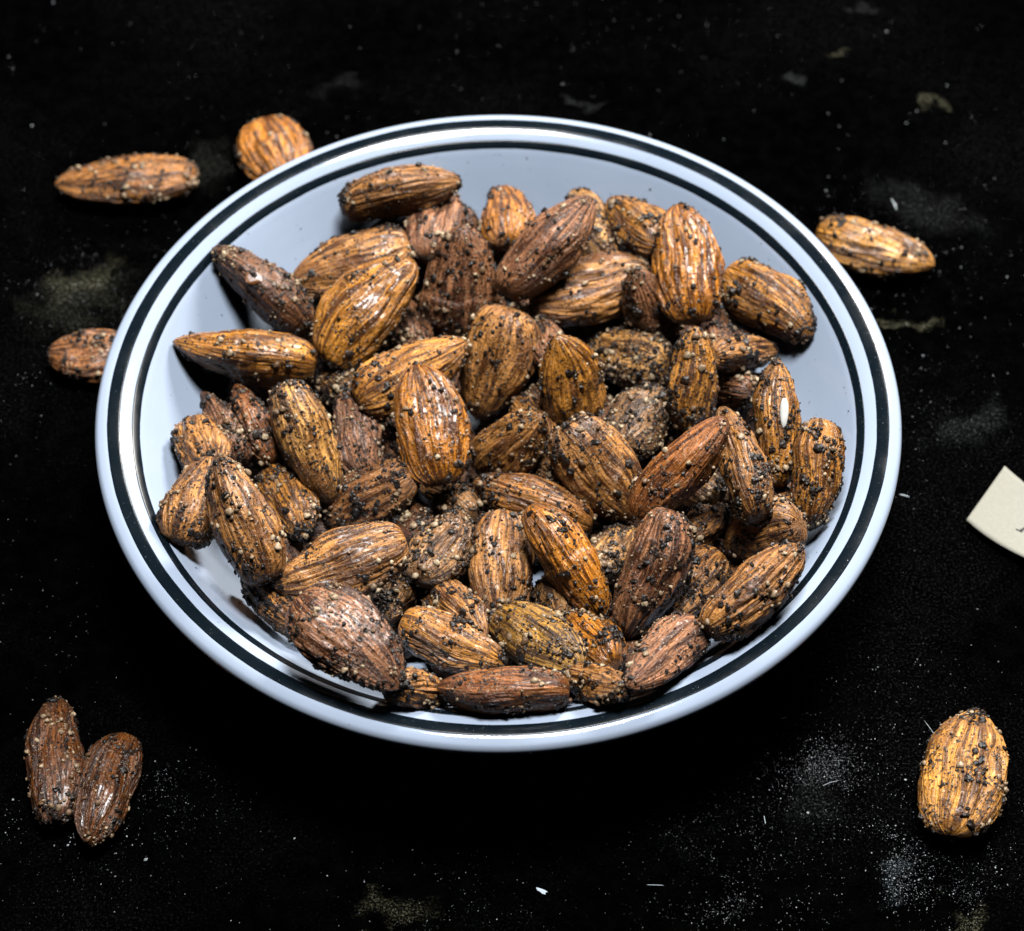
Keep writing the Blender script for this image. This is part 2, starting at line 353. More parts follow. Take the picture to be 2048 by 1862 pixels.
# centre, long axis, broad-face normal, length, width, thickness (metres), skin tone, amount of seasoning (base nuts: both carry gap shade)
ALMONDS = [
    {'c': [-0.02033, 0.05535, 0.02953], 'x': [0.9725, 0.1631, 0.1664], 'n': [-0.0548, -0.534, 0.8437], 'L': 0.0255, 'W': 0.00987, 'D': 0.01275, 'tone': 'N', 'crust': 0.9, 'o': {}, 'label': 'tan almond lying crosswise at the very back left of the heap, nearest the far rim', 'table': False},
    {'c': [-0.01197, 0.04975, 0.0253], 'x': [0.2316, 0.9709, -0.0616], 'n': [0.2523, 0.0012, 0.9676], 'L': 0.01952, 'W': 0.01213, 'D': 0.008, 'tone': 'M', 'crust': 1.1, 'o': {}, 'label': 'stubby mauve almond tucked under the pointed end of the backmost crosswise almond', 'table': False},
    {'c': [-0.00792, 0.03651, 0.02432], 'x': [0.0498, 0.5187, 0.8535], 'n': [0.0539, -0.8547, 0.5163], 'L': 0.02355, 'W': 0.01502, 'D': 0.0095, 'tone': 'M', 'crust': 2.0, 'o': {'wr': 0.6, 'crease': [0.62, 0.06]}, 'label': 'broad upright mauve almond with a thick dark spice crust over its upper half', 'table': False},
    {'c': [-0.03013, 0.04038, 0.02424], 'x': [-0.9531, -0.2397, -0.185], 'n': [-0.0472, -0.4862, 0.8726], 'L': 0.02557, 'W': 0.01325, 'D': 0.00875, 'tone': 'N', 'crust': 1.2, 'o': {}, 'label': 'wide tan peppered almond at back left, half covered by a glossy golden one', 'table': False},
    {'c': [-0.02589, 0.02532, 0.0279], 'x': [0.649, 0.6393, 0.4123], 'n': [-0.1771, -0.4002, 0.8992], 'L': 0.02695, 'W': 0.01497, 'D': 0.0095, 'tone': 'G', 'crust': 0.6, 'o': {'gloss': 1}, 'label': 'large glossy golden almond slanting down to the left, with a white shine near its tip', 'table': False},
    {'c': [-0.04783, 0.03291, 0.02561], 'x': [-0.774, 0.5054, 0.3815], 'n': [0.0402, -0.562, 0.8261], 'L': 0.02582, 'W': 0.00908, 'D': 0.01226, 'tone': 'MD', 'crust': 1.8, 'o': {'chip': 1}, 'label': 'dark crusted almond whose upper left tip touches the inner black stripe', 'table': False},
    {'c': [-0.05051, 0.01693, 0.02457], 'x': [-0.9825, 0.1042, 0.1542], 'n': [0.0686, -0.5676, 0.8204], 'L': 0.02897, 'W': 0.01034, 'D': 0.01395, 'tone': 'G', 'crust': 0.7, 'o': {'gloss': 1, 'crease': [0.48, 0.035]}, 'label': 'shiny honey coloured almond pointing left at the bare left side of the bowl', 'table': False},
    {'c': [0.00124, 0.05491, 0.02318], 'x': [-0.0806, 0.9817, -0.1726], 'n': [0.0133, 0.1742, 0.9846], 'L': 0.01971, 'W': 0.01088, 'D': 0.0072, 'tone': 'O', 'crust': 0.4, 'o': {}, 'label': 'small orange brown almond standing on end at the back with its tip upward', 'table': False},
    {'c': [0.00984, 0.03821, 0.03262], 'x': [0.7017, 0.5891, 0.4007], 'n': [-0.0915, -0.4833, 0.8707], 'L': 0.02652, 'W': 0.01156, 'D': 0.01326, 'tone': 'M', 'crust': 0.7, 'o': {'wr': 0.8}, 'label': 'smooth mauve brown almond slanting up to the right at the back centre', 'table': False},
    {'c': [0.01937, 0.05285, 0.02263], 'x': [-0.3412, 0.9398, 0.0177], 'n': [-0.0368, -0.0321, 0.9988], 'L': 0.02087, 'W': 0.00983, 'D': 0.0072, 'tone': 'P', 'crust': 1.9, 'o': {}, 'label': 'pale almond with black crumbs, wedged behind the mauve slanting one at the back', 'table': False},
    {'c': [0.02835, 0.0501, 0.02657], 'x': [-0.612, 0.7788, -0.1377], 'n': [-0.2415, -0.0183, 0.9702], 'L': 0.01932, 'W': 0.01026, 'D': 0.0072, 'tone': 'G', 'crust': 0.9, 'o': {}, 'label': 'golden ridged almond at the back right, leaning behind the tallest upright ridged almond', 'table': False},
    {'c': [0.03746, 0.03489, 0.03112], 'x': [-0.1472, 0.9285, 0.341], 'n': [-0.2427, -0.3682, 0.8975], 'L': 0.02558, 'W': 0.01365, 'D': 0.00901, 'tone': 'O', 'crust': 0.5, 'o': {'wr': 1.5, 'gloss': 1}, 'label': 'tall upright orange almond with deep ridges and a chipped lower end, at back right', 'table': False},
    {'c': [0.05439, 0.02939, 0.02496], 'x': [0.6732, -0.737, 0.0602], 'n': [-0.4956, -0.3892, 0.7765], 'L': 0.0244, 'W': 0.01228, 'D': 0.00811, 'tone': 'G', 'crust': 1.3, 'o': {}, 'label': 'peppered golden almond pointing to the right wall of the bowl', 'table': False},
    {'c': [0.01879, 0.03556, 0.02261], 'x': [0.9609, 0.2694, 0.0636], 'n': [0.0151, -0.2805, 0.9597], 'L': 0.026, 'W': 0.01403, 'D': 0.00926, 'tone': 'N', 'crust': 0.8, 'o': {'wr': 1.3}, 'label': 'broad tan almond with long pale ridges lying level, right of the crusted upright one', 'table': False},
    {'c': [0.03033, 0.03048, 0.02378], 'x': [-0.3554, 0.2646, 0.8965], 'n': [0.1082, -0.941, 0.3206], 'L': 0.01843, 'W': 0.00989, 'D': 0.0072, 'tone': 'M', 'crust': 1.3, 'o': {}, 'label': 'small dull mauve almond pinched beneath the tall orange ridged almond', 'table': False},
    {'c': [0.02571, 0.02424, 0.01506], 'x': [-0.8205, 0.519, -0.2395], 'n': [-0.4835, -0.4067, 0.7751], 'L': 0.02028, 'W': 0.01167, 'D': 0.0077, 'tone': 'P', 'crust': 3.2, 'o': {'wr': 0.5}, 'label': 'short almond almost covered in round grains, right of the heap centre', 'table': False},
    {'c': [0.03796, 0.00734, 0.02836], 'x': [0.055, 0.6818, 0.7295], 'n': [0.1507, -0.7279, 0.669], 'L': 0.02078, 'W': 0.00978, 'D': 0.0072, 'tone': 'G', 'crust': 1.9, 'o': {}, 'label': 'upright golden almond with grains clustered at its top, right of the grain covered short one', 'table': False},
    {'c': [0.04866, 0.01573, 0.02567], 'x': [0.6933, 0.5056, -0.5135], 'n': [0.699, -0.2985, 0.6498], 'L': 0.01951, 'W': 0.00654, 'D': 0.0072, 'tone': 'N', 'crust': 0.8, 'o': {}, 'label': 'small ridged almond in shade below the one pointing to the right wall', 'table': False},
    {'c': [0.04663, 0.01057, 0.02077], 'x': [-0.6236, 0.5479, -0.5577], 'n': [-0.7638, -0.2748, 0.5841], 'L': 0.01233, 'W': 0.00615, 'D': 0.0072, 'tone': 'MD', 'crust': 1.5, 'o': {}, 'label': 'small dark mauve almond sunk deep between the right hand almonds', 'table': False},
    {'c': [0.05314, -0.00786, 0.03392], 'x': [0.038, 0.8852, 0.4636], 'n': [-0.0389, -0.4623, 0.8859], 'L': 0.02514, 'W': 0.0084, 'D': 0.01134, 'tone': 'G', 'crust': 1.3, 'o': {'sliver': 1}, 'label': 'upright amber almond carrying a white rice shaped sliver', 'table': False},
    {'c': [0.0598, -0.01912, 0.03244], 'x': [-0.1144, -0.8797, -0.4616], 'n': [-0.0195, -0.4626, 0.8864], 'L': 0.02138, 'W': 0.00907, 'D': 0.01069, 'tone': 'G', 'crust': 1.5, 'o': {}, 'label': 'crusty golden almond at the far right edge of the heap, tip pointing down', 'table': False},
    {'c': [-0.00087, 0.0178, 0.02022], 'x': [-0.266, -0.6426, -0.7186], 'n': [-0.256, -0.6716, 0.6953], 'L': 0.02343, 'W': 0.01521, 'D': 0.0095, 'tone': 'N', 'crust': 1.0, 'o': {'wr': 0.9, 'tipm': 1}, 'label': 'broad pinkish tan almond pointing down at the heap centre, its lower tip mauve', 'table': False},
    {'c': [0.01366, 0.00819, 0.02699], 'x': [-0.2388, 0.316, 0.9182], 'n': [0.3267, -0.8643, 0.3824], 'L': 0.02065, 'W': 0.01354, 'D': 0.00894, 'tone': 'G', 'crust': 1.0, 'o': {'gloss': 1}, 'label': 'plump golden almond right of the broad pinkish tan one at the centre', 'table': False},
    {'c': [0.00996, 0.0203, 0.02311], 'x': [-0.215, 0.9197, -0.3286], 'n': [-0.2513, 0.2731, 0.9286], 'L': 0.01994, 'W': 0.0075, 'D': 0.0072, 'tone': 'M', 'crust': 1.0, 'o': {}, 'label': 'mauve almond showing only a sliver between the two plump central almonds', 'table': False},
    {'c': [-0.01692, 0.01193, 0.02481], 'x': [0.8363, 0.5343, 0.1234], 'n': [0.0714, -0.3292, 0.9416], 'L': 0.02564, 'W': 0.01235, 'D': 0.00815, 'tone': 'G', 'crust': 0.8, 'o': {}, 'label': 'amber almond slanting down left, partly under the large glossy upright one at centre left', 'table': False},
    {'c': [-0.0133, -0.00209, 0.02625], 'x': [-0.2016, 0.9208, 0.3339], 'n': [-0.0276, -0.3461, 0.9378], 'L': 0.02512, 'W': 0.01438, 'D': 0.00949, 'tone': 'O', 'crust': 0.7, 'o': {'gloss': 1, 'wr': 1.1}, 'label': 'large glossy orange almond standing upright on top of the heap, left of centre', 'table': False},
    {'c': [-0.01871, 0.03119, 0.0163], 'x': [-0.1845, 0.932, -0.3121], 'n': [0.0259, 0.3221, 0.9464], 'L': 0.0198, 'W': 0.00817, 'D': 0.0072, 'tone': 'MD', 'crust': 1.2, 'o': {}, 'label': 'dark almond glimpsed between the slanting golden one and the crusted upright one', 'table': False},
    {'c': [0.02848, 0.00458, 0.01926], 'x': [0.4993, 0.858, -0.1204], 'n': [0.1239, 0.0668, 0.99], 'L': 0.01888, 'W': 0.01235, 'D': 0.00815, 'tone': 'D', 'crust': 3.0, 'o': {'wr': 0.6}, 'label': 'dark almond smothered in pepper and grains below the short grain covered one', 'table': False},
    {'c': [0.01971, -0.01049, 0.02191], 'x': [0.6287, -0.5603, -0.5393], 'n': [-0.0134, -0.7012, 0.7129], 'L': 0.02321, 'W': 0.01433, 'D': 0.00946, 'tone': 'N', 'crust': 1.0, 'o': {}, 'label': 'large tan almond slanting down right, with pale grains bunched at its upper left end', 'table': False},
    {'c': [0.03436, -0.02051, 0.03639], 'x': [0.6448, 0.5434, 0.5375], 'n': [-0.1495, -0.5999, 0.786], 'L': 0.0255, 'W': 0.00975, 'D': 0.01275, 'tone': 'R', 'crust': 0.5, 'o': {'wr': 0.6}, 'label': 'smooth red brown almond slanting up right to a sharp tip, right of centre', 'table': False},
    {'c': [0.04542, -0.01924, 0.03636], 'x': [-0.2166, 0.9707, 0.1038], 'n': [-0.1887, -0.1459, 0.9711], 'L': 0.02559, 'W': 0.00826, 'D': 0.01116, 'tone': 'N', 'crust': 1.4, 'o': {}, 'label': 'narrow greyish tan almond with a pale central ridge, beside the red brown one', 'table': False},
    {'c': [0.00253, -0.00287, 0.02065], 'x': [0.5823, 0.0642, 0.8105], 'n': [-0.4882, -0.7695, 0.4117], 'L': 0.02067, 'W': 0.01194, 'D': 0.00788, 'tone': 'N', 'crust': 1.0, 'o': {}, 'label': 'tan almond at the centre half hidden under the broad pinkish tan one', 'table': False},
    {'c': [0.00668, -0.01462, 0.01679], 'x': [-0.9195, 0.3836, 0.0854], 'n': [-0.0788, -0.3929, 0.9162], 'L': 0.02511, 'W': 0.00991, 'D': 0.01255, 'tone': 'NO', 'crust': 1.1, 'o': {}, 'label': 'tan almond with a reddish left tip lying across the middle, under two pointed ones', 'table': False},
    {'c': [0.00083, -0.03055, 0.01679], 'x': [0.0014, -0.977, -0.2132], 'n': [0.1903, -0.2091, 0.9592], 'L': 0.02438, 'W': 0.01298, 'D': 0.00857, 'tone': 'N', 'crust': 1.0, 'o': {}, 'label': 'upright brown almond in the lower middle with a smooth raised streak at its upper left', 'table': False},
    {'c': [0.0134, -0.03247, 0.02236], 'x': [0.5726, -0.7015, -0.4243], 'n': [0.0092, -0.512, 0.8589], 'L': 0.02632, 'W': 0.0102, 'D': 0.01316, 'tone': 'O', 'crust': 0.7, 'o': {'crease': [0.52, -0.07], 'gloss': 1}, 'label': 'golden almond with a cracked skin line across its middle, in the lower centre', 'table': False},
    {'c': [0.02798, -0.04032, 0.02946], 'x': [-0.3398, -0.7388, -0.582], 'n': [-0.0826, -0.593, 0.8009], 'L': 0.02583, 'W': 0.01093, 'D': 0.01291, 'tone': 'M', 'crust': 1.2, 'o': {'wr': 1.2}, 'label': 'long mauve tan almond with its tip down, right of the cracked golden one', 'table': False},
    {'c': [0.03612, -0.03807, 0.02213], 'x': [-0.6184, -0.7842, -0.0508], 'n': [0.3351, -0.3217, 0.8856], 'L': 0.01905, 'W': 0.0092, 'D': 0.0072, 'tone': 'N', 'crust': 1.0, 'o': {}, 'label': 'pale ridged almond with rounded upper end, right of the long mauve tan one', 'table': False},
    {'c': [0.04686, -0.04685, 0.03455], 'x': [0.7467, 0.65, 0.1412], 'n': [0.1629, -0.3845, 0.9087], 'L': 0.02473, 'W': 0.00985, 'D': 0.01237, 'tone': 'N', 'crust': 0.8, 'o': {'wr': 1.3}, 'label': 'long ridged almond lying along the lower right wall, tip pointing up right', 'table': False},
    {'c': [0.04964, -0.02941, 0.02667], 'x': [-0.6566, 0.2014, -0.7269], 'n': [-0.6722, -0.5933, 0.4428], 'L': 0.01993, 'W': 0.01205, 'D': 0.00796, 'tone': 'N', 'crust': 1.2, 'o': {}, 'label': 'rounded tan almond behind the long one on the lower right wall', 'table': False},
    {'c': [0.03949, -0.0226, 0.02179], 'x': [0.5156, 0.7452, -0.4229], 'n': [0.539, 0.1016, 0.8362], 'L': 0.01613, 'W': 0.00688, 'D': 0.0072, 'tone': 'N', 'crust': 1.1, 'o': {}, 'label': 'small shaded ridged almond under the narrow greyish tan one', 'table': False},
    {'c': [0.02241, -0.02418, 0.01458], 'x': [0.3583, 0.8479, -0.3907], 'n': [0.4302, 0.2214, 0.8751], 'L': 0.01966, 'W': 0.00868, 'D': 0.0072, 'tone': 'P', 'crust': 2.0, 'o': {}, 'label': 'pale almond with black crumbs in the gap behind the cracked golden one', 'table': False},
    {'c': [0.05472, -0.01934, 0.02425], 'x': [-0.1725, 0.9117, -0.3728], 'n': [-0.4665, 0.2578, 0.8461], 'L': 0.01582, 'W': 0.00593, 'D': 0.0072, 'tone': 'N', 'crust': 1.0, 'o': {}, 'label': 'tan almond seen only as a strip between the two rightmost upright almonds', 'table': False},
    {'c': [-0.00744, -0.04135, 0.01865], 'x': [0.5019, -0.7866, 0.3598], 'n': [-0.5845, -0.0018, 0.8114], 'L': 0.02025, 'W': 0.00893, 'D': 0.0072, 'tone': 'N', 'crust': 0.9, 'o': {}, 'label': 'brown almond with rounded top showing behind the smooth honey almond in the lower middle', 'table': False},
    {'c': [-0.00816, -0.05043, 0.02282], 'x': [0.912, -0.4011, -0.0858], 'n': [-0.0107, -0.2322, 0.9726], 'L': 0.02128, 'W': 0.00999, 'D': 0.0072, 'tone': 'G', 'crust': 0.6, 'o': {}, 'label': 'smooth honey almond pointing right, in the lower left middle', 'table': False},
    {'c': [-0.02643, -0.0609, 0.03798], 'x': [0.7254, -0.6732, -0.1438], 'n': [0.0151, -0.1933, 0.981], 'L': 0.02544, 'W': 0.01473, 'D': 0.0095, 'tone': 'M', 'crust': 1.3, 'o': {'wr': 1.2}, 'label': 'very wide mauve almond with curved ridges at the lower left of the heap', 'table': False},
    {'c': [0.00793, -0.05067, 0.02364], 'x': [0.632, -0.7124, 0.3051], 'n': [-0.3259, 0.113, 0.9386], 'L': 0.02385, 'W': 0.01154, 'D': 0.00762, 'tone': 'OL', 'crust': 1.2, 'o': {}, 'label': 'olive tinged almond with black specks, in the lower middle', 'table': False},
    {'c': [0.01739, -0.05017, 0.02302], 'x': [-0.4132, 0.8391, -0.3538], 'n': [-0.2183, 0.2859, 0.9331], 'L': 0.01869, 'W': 0.00786, 'D': 0.0072, 'tone': 'O', 'crust': 1.0, 'o': {'gloss': 1}, 'label': 'small shiny amber almond in shadow right of the olive tinged one', 'table': False},
    {'c': [0.02999, -0.0602, 0.03249], 'x': [-0.5714, -0.7742, 0.2724], 'n': [0.2787, 0.1291, 0.9517], 'L': 0.02307, 'W': 0.00946, 'D': 0.0072, 'tone': 'M', 'crust': 0.8, 'o': {'wr': 0.7}, 'label': 'dull mauve wrinkled almond at the lower right, close to the near rim', 'table': False},
    {'c': [0.00098, -0.06573, 0.03032], 'x': [-0.9992, 0.039, 0.0082], 'n': [-0.0139, -0.5337, 0.8455], 'L': 0.024, 'W': 0.00898, 'D': 0.012, 'tone': 'R', 'crust': 0.9, 'o': {'wr': 0.9}, 'label': 'brown almond lying level at the very front, nearest the near rim', 'table': False},
    {'c': [-0.01363, -0.06509, 0.0288], 'x': [0.6773, 0.3419, -0.6515], 'n': [0.7349, -0.2722, 0.6211], 'L': 0.01736, 'W': 0.00649, 'D': 0.0072, 'tone': 'N', 'crust': 1.2, 'o': {}, 'label': 'small tan almond left of the frontmost level almond', 'table': False},
    {'c': [0.01803, -0.06399, 0.02962], 'x': [-0.6218, 0.5405, -0.5668], 'n': [-0.5816, 0.1659, 0.7964], 'L': 0.01689, 'W': 0.00676, 'D': 0.0072, 'tone': 'N', 'crust': 0.9, 'o': {}, 'label': 'small ridged almond right of the frontmost level almond', 'table': False},
    {'c': [-0.04152, -0.04235, 0.02492], 'x': [-0.6164, 0.77, -0.1648], 'n': [-0.3704, -0.0988, 0.9236], 'L': 0.0197, 'W': 0.00744, 'D': 0.0072, 'tone': 'N', 'crust': 0.8, 'o': {}, 'label': 'shaded almond lying low against the lower left wall', 'table': False},
    {'c': [-0.04736, -0.03229, 0.03652], 'x': [-0.3804, 0.8102, 0.446], 'n': [-0.0622, -0.5036, 0.8617], 'L': 0.0259, 'W': 0.01128, 'D': 0.01295, 'tone': 'N', 'crust': 1.1, 'o': {}, 'label': 'long reddish tan almond standing at the left edge of the heap with its tip up', 'table': False},
    {'c': [-0.0569, -0.02341, 0.03019], 'x': [0.2801, 0.937, 0.2088], 'n': [-0.0694, -0.1972, 0.9779], 'L': 0.0189, 'W': 0.01179, 'D': 0.00778, 'tone': 'N', 'crust': 1.2, 'o': {}, 'label': 'leftmost tan almond leaning on the bowl wall', 'table': False},
    {'c': [-0.05716, -0.00829, 0.02557], 'x': [0.2766, -0.9238, 0.2647], 'n': [-0.3065, 0.1762, 0.9354], 'L': 0.02003, 'W': 0.00966, 'D': 0.0072, 'tone': 'N', 'crust': 0.9, 'o': {}, 'label': 'rounded tan almond peeking above the leftmost one', 'table': False},
    {'c': [-0.05397, 0.00022, 0.02198], 'x': [-0.4735, 0.8765, 0.0871], 'n': [-0.0022, -0.1, 0.995], 'L': 0.01905, 'W': 0.00607, 'D': 0.0082, 'tone': 'MD', 'crust': 0.9, 'o': {}, 'label': 'dark narrow mauve almond in shade below the honey almond at left', 'table': False},
    {'c': [-0.04772, 0.00129, 0.02178], 'x': [-0.4482, 0.8716, 0.1984], 'n': [-0.2023, -0.3151, 0.9272], 'L': 0.01939, 'W': 0.00667, 'D': 0.00901, 'tone': 'R', 'crust': 1.0, 'o': {}, 'label': 'thin reddish almond in shade beside the dark narrow mauve one', 'table': False},
    {'c': [-0.03702, -0.00575, 0.02449], 'x': [0.3568, -0.7319, -0.5805], 'n': [-0.0778, -0.6426, 0.7623], 'L': 0.02544, 'W': 0.01086, 'D': 0.01272, 'tone': 'P', 'crust': 1.2, 'o': {}, 'label': 'pale tan almond with a raised ridge, tip pointing down, left of centre', 'table': False},
    {'c': [-0.02778, 0.00067, 0.01931], 'x': [-0.2737, 0.938, 0.2129], 'n': [0.0728, -0.2006, 0.977], 'L': 0.01951, 'W': 0.00964, 'D': 0.0072, 'tone': 'M', 'crust': 1.4, 'o': {}, 'label': 'dull mauve almond in a gap left of the large glossy upright one', 'table': False},
    {'c': [-0.04057, -0.0158, 0.0189], 'x': [0.3825, -0.9174, 0.1096], 'n': [-0.1956, 0.0355, 0.98], 'L': 0.01893, 'W': 0.00967, 'D': 0.0072, 'tone': 'G', 'crust': 1.4, 'o': {}, 'label': 'dark golden almond in shade right of the long reddish tan one', 'table': False},
    {'c': [-0.02522, -0.0138, 0.01741], 'x': [-0.8409, -0.2758, -0.4657], 'n': [-0.2601, -0.5486, 0.7946], 'L': 0.02047, 'W': 0.01146, 'D': 0.00757, 'tone': 'NM', 'crust': 1.1, 'o': {'tipm': -1}, 'label': 'tan almond with a mauve right end, below the large glossy upright one', 'table': False},
    {'c': [-0.02936, -0.03799, 0.03021], 'x': [-0.9357, -0.3446, -0.0754], 'n': [0.0938, -0.4492, 0.8885], 'L': 0.02622, 'W': 0.01252, 'D': 0.00827, 'tone': 'N', 'crust': 1.1, 'o': {'wr': 1.2}, 'label': 'large tan almond lying nearly level in the lower left, with pale grains on its side', 'table': False},
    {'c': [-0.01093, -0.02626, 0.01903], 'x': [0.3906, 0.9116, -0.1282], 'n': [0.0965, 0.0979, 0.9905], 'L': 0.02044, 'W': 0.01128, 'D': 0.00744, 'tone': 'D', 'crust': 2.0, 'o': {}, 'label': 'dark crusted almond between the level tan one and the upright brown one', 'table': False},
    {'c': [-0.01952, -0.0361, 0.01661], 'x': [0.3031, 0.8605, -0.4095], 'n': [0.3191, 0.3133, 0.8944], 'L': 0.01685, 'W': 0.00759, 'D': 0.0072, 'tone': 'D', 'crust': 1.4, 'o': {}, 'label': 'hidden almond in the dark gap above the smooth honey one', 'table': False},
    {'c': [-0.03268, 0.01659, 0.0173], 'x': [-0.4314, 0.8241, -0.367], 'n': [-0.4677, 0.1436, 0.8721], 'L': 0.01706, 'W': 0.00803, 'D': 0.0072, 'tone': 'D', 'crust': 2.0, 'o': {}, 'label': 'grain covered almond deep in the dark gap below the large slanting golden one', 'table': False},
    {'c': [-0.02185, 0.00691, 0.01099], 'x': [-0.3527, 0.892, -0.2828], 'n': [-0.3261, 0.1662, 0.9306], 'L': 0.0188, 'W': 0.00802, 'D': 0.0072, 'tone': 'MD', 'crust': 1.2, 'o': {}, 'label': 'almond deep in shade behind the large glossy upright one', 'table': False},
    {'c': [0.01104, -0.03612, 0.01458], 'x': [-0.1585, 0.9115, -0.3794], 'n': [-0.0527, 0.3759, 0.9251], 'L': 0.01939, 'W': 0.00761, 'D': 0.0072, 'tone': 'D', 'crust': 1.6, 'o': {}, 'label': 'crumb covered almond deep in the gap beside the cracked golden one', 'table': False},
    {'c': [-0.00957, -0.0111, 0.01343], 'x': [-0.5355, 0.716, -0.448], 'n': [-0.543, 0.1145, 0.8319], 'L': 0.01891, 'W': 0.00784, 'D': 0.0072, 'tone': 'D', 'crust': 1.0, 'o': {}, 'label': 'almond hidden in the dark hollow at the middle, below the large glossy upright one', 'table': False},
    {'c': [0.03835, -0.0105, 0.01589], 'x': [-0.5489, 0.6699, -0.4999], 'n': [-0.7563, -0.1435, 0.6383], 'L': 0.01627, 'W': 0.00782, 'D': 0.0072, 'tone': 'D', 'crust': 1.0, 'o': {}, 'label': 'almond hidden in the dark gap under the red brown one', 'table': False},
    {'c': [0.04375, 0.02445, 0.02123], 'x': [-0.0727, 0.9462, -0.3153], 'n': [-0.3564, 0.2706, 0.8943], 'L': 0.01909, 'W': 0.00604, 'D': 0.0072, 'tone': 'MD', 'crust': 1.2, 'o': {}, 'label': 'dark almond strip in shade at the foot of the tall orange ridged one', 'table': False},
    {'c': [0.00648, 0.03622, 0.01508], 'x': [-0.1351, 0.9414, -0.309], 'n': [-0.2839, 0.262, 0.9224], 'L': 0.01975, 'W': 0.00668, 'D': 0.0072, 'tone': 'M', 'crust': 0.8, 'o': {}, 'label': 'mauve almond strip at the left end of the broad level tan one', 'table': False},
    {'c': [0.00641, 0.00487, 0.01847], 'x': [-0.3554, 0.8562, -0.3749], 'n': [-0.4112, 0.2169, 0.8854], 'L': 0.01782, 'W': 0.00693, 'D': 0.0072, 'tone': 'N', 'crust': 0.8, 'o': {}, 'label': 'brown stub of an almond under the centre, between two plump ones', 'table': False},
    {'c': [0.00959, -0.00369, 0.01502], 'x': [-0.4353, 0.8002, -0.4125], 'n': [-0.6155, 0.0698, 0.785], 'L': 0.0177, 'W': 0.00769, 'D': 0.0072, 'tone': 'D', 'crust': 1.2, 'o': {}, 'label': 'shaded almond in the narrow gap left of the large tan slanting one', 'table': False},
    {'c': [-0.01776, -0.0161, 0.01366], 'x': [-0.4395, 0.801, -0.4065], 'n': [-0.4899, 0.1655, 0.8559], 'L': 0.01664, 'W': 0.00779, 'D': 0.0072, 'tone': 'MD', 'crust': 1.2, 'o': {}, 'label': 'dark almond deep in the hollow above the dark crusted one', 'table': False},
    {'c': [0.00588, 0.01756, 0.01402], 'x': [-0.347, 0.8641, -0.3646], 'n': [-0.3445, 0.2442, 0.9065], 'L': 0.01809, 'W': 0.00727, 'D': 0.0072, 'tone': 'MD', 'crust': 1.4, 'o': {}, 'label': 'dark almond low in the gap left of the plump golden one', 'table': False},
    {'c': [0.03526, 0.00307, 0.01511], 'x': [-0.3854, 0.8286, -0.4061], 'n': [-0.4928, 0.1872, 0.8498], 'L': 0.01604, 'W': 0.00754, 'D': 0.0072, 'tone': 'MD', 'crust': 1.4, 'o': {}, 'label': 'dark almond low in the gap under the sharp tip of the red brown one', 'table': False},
    {'c': [-0.08162, 0.0823, 0.00427], 'x': [-0.9952, -0.0974, -0.0034], 'n': [-0.0087, 0.0545, 0.9985], 'L': 0.03092, 'W': 0.0131, 'D': 0.00865, 'tone': 'NO', 'crust': 1.9, 'o': {'pt': 0.52, 'bl': 0.36}, 'label': 'loose almond lying on the black table at the upper left, apart from the bowl', 'table': True},
    {'c': [-0.0482, 0.08793, 0.00451], 'x': [0.3287, -0.9438, -0.035], 'n': [0.0262, -0.0279, 0.9993], 'L': 0.02391, 'W': 0.01536, 'D': 0.0095, 'tone': 'O', 'crust': 1.1, 'o': {'wr': 1.8}, 'label': 'loose wrinkled almond half hidden behind the upper left rim', 'table': True},
    {'c': [-0.08523, 0.03373, 0.00367], 'x': [-0.9986, 0.0523, 0.0007], 'n': [0.0012, 0.0081, 1.0], 'L': 0.01781, 'W': 0.01229, 'D': 0.00811, 'tone': 'RM', 'crust': 1.2, 'o': {'wr': 0.9}, 'label': 'loose brown almond half hidden behind the left rim', 'table': True},
    {'c': [-0.08305, -0.06426, 0.00336], 'x': [-0.0883, 0.9953, -0.0396], 'n': [-0.1252, 0.0284, 0.9917], 'L': 0.02803, 'W': 0.01031, 'D': 0.0072, 'tone': 'RD', 'crust': 1.4, 'o': {'pt': 0.46, 'bl': 0.36}, 'label': 'left one of the two loose dark almonds at the lower left', 'table': True},
    {'c': [-0.07239, -0.07096, 0.00381], 'x': [-0.2031, -0.9782, 0.043], 'n': [0.1954, 0.0026, 0.9807], 'L': 0.02454, 'W': 0.01041, 'D': 0.0072, 'tone': 'RD', 'crust': 1.3, 'o': {'gloss': 1}, 'label': 'right one of the two loose dark almonds at the lower left, shinier', 'table': True},
    {'c': [0.08037, 0.06207, 0.00453], 'x': [0.9226, -0.3855, -0.0103], 'n': [0.0682, 0.1369, 0.9882], 'L': 0.02632, 'W': 0.01412, 'D': 0.00932, 'tone': 'GP', 'crust': 1.6, 'o': {'pt': 0.52, 'bl': 0.33}, 'label': 'loose golden almond just outside the upper right rim', 'table': True},
    {'c': [0.08684, -0.0677, 0.00477], 'x': [0.2885, 0.9567, -0.0397], 'n': [-0.1451, 0.0847, 0.9858], 'L': 0.02916, 'W': 0.01603, 'D': 0.0095, 'tone': 'GP', 'crust': 1.7, 'o': {'wr': 1.2, 'pt': 0.62, 'bl': 0.4}, 'label': 'loose broad golden almond alone at the lower right corner', 'table': True},
    {'c': [-0.03394, -0.01471, 0.009], 'x': [-0.985, -0.0739, 0.156], 'n': [0.1555, 0.0117, 0.9878], 'L': 0.02489, 'W': 0.01336, 'D': 0.0085, 'tone': 'MD', 'crust': 2.0, 'o': {}, 'label': 'buried almond in the gap between the dark golden and the level lower left almonds', 'table': False, 'base': True},  # buried nuts from here on: dark tone and heavy pepper paint in gap shade
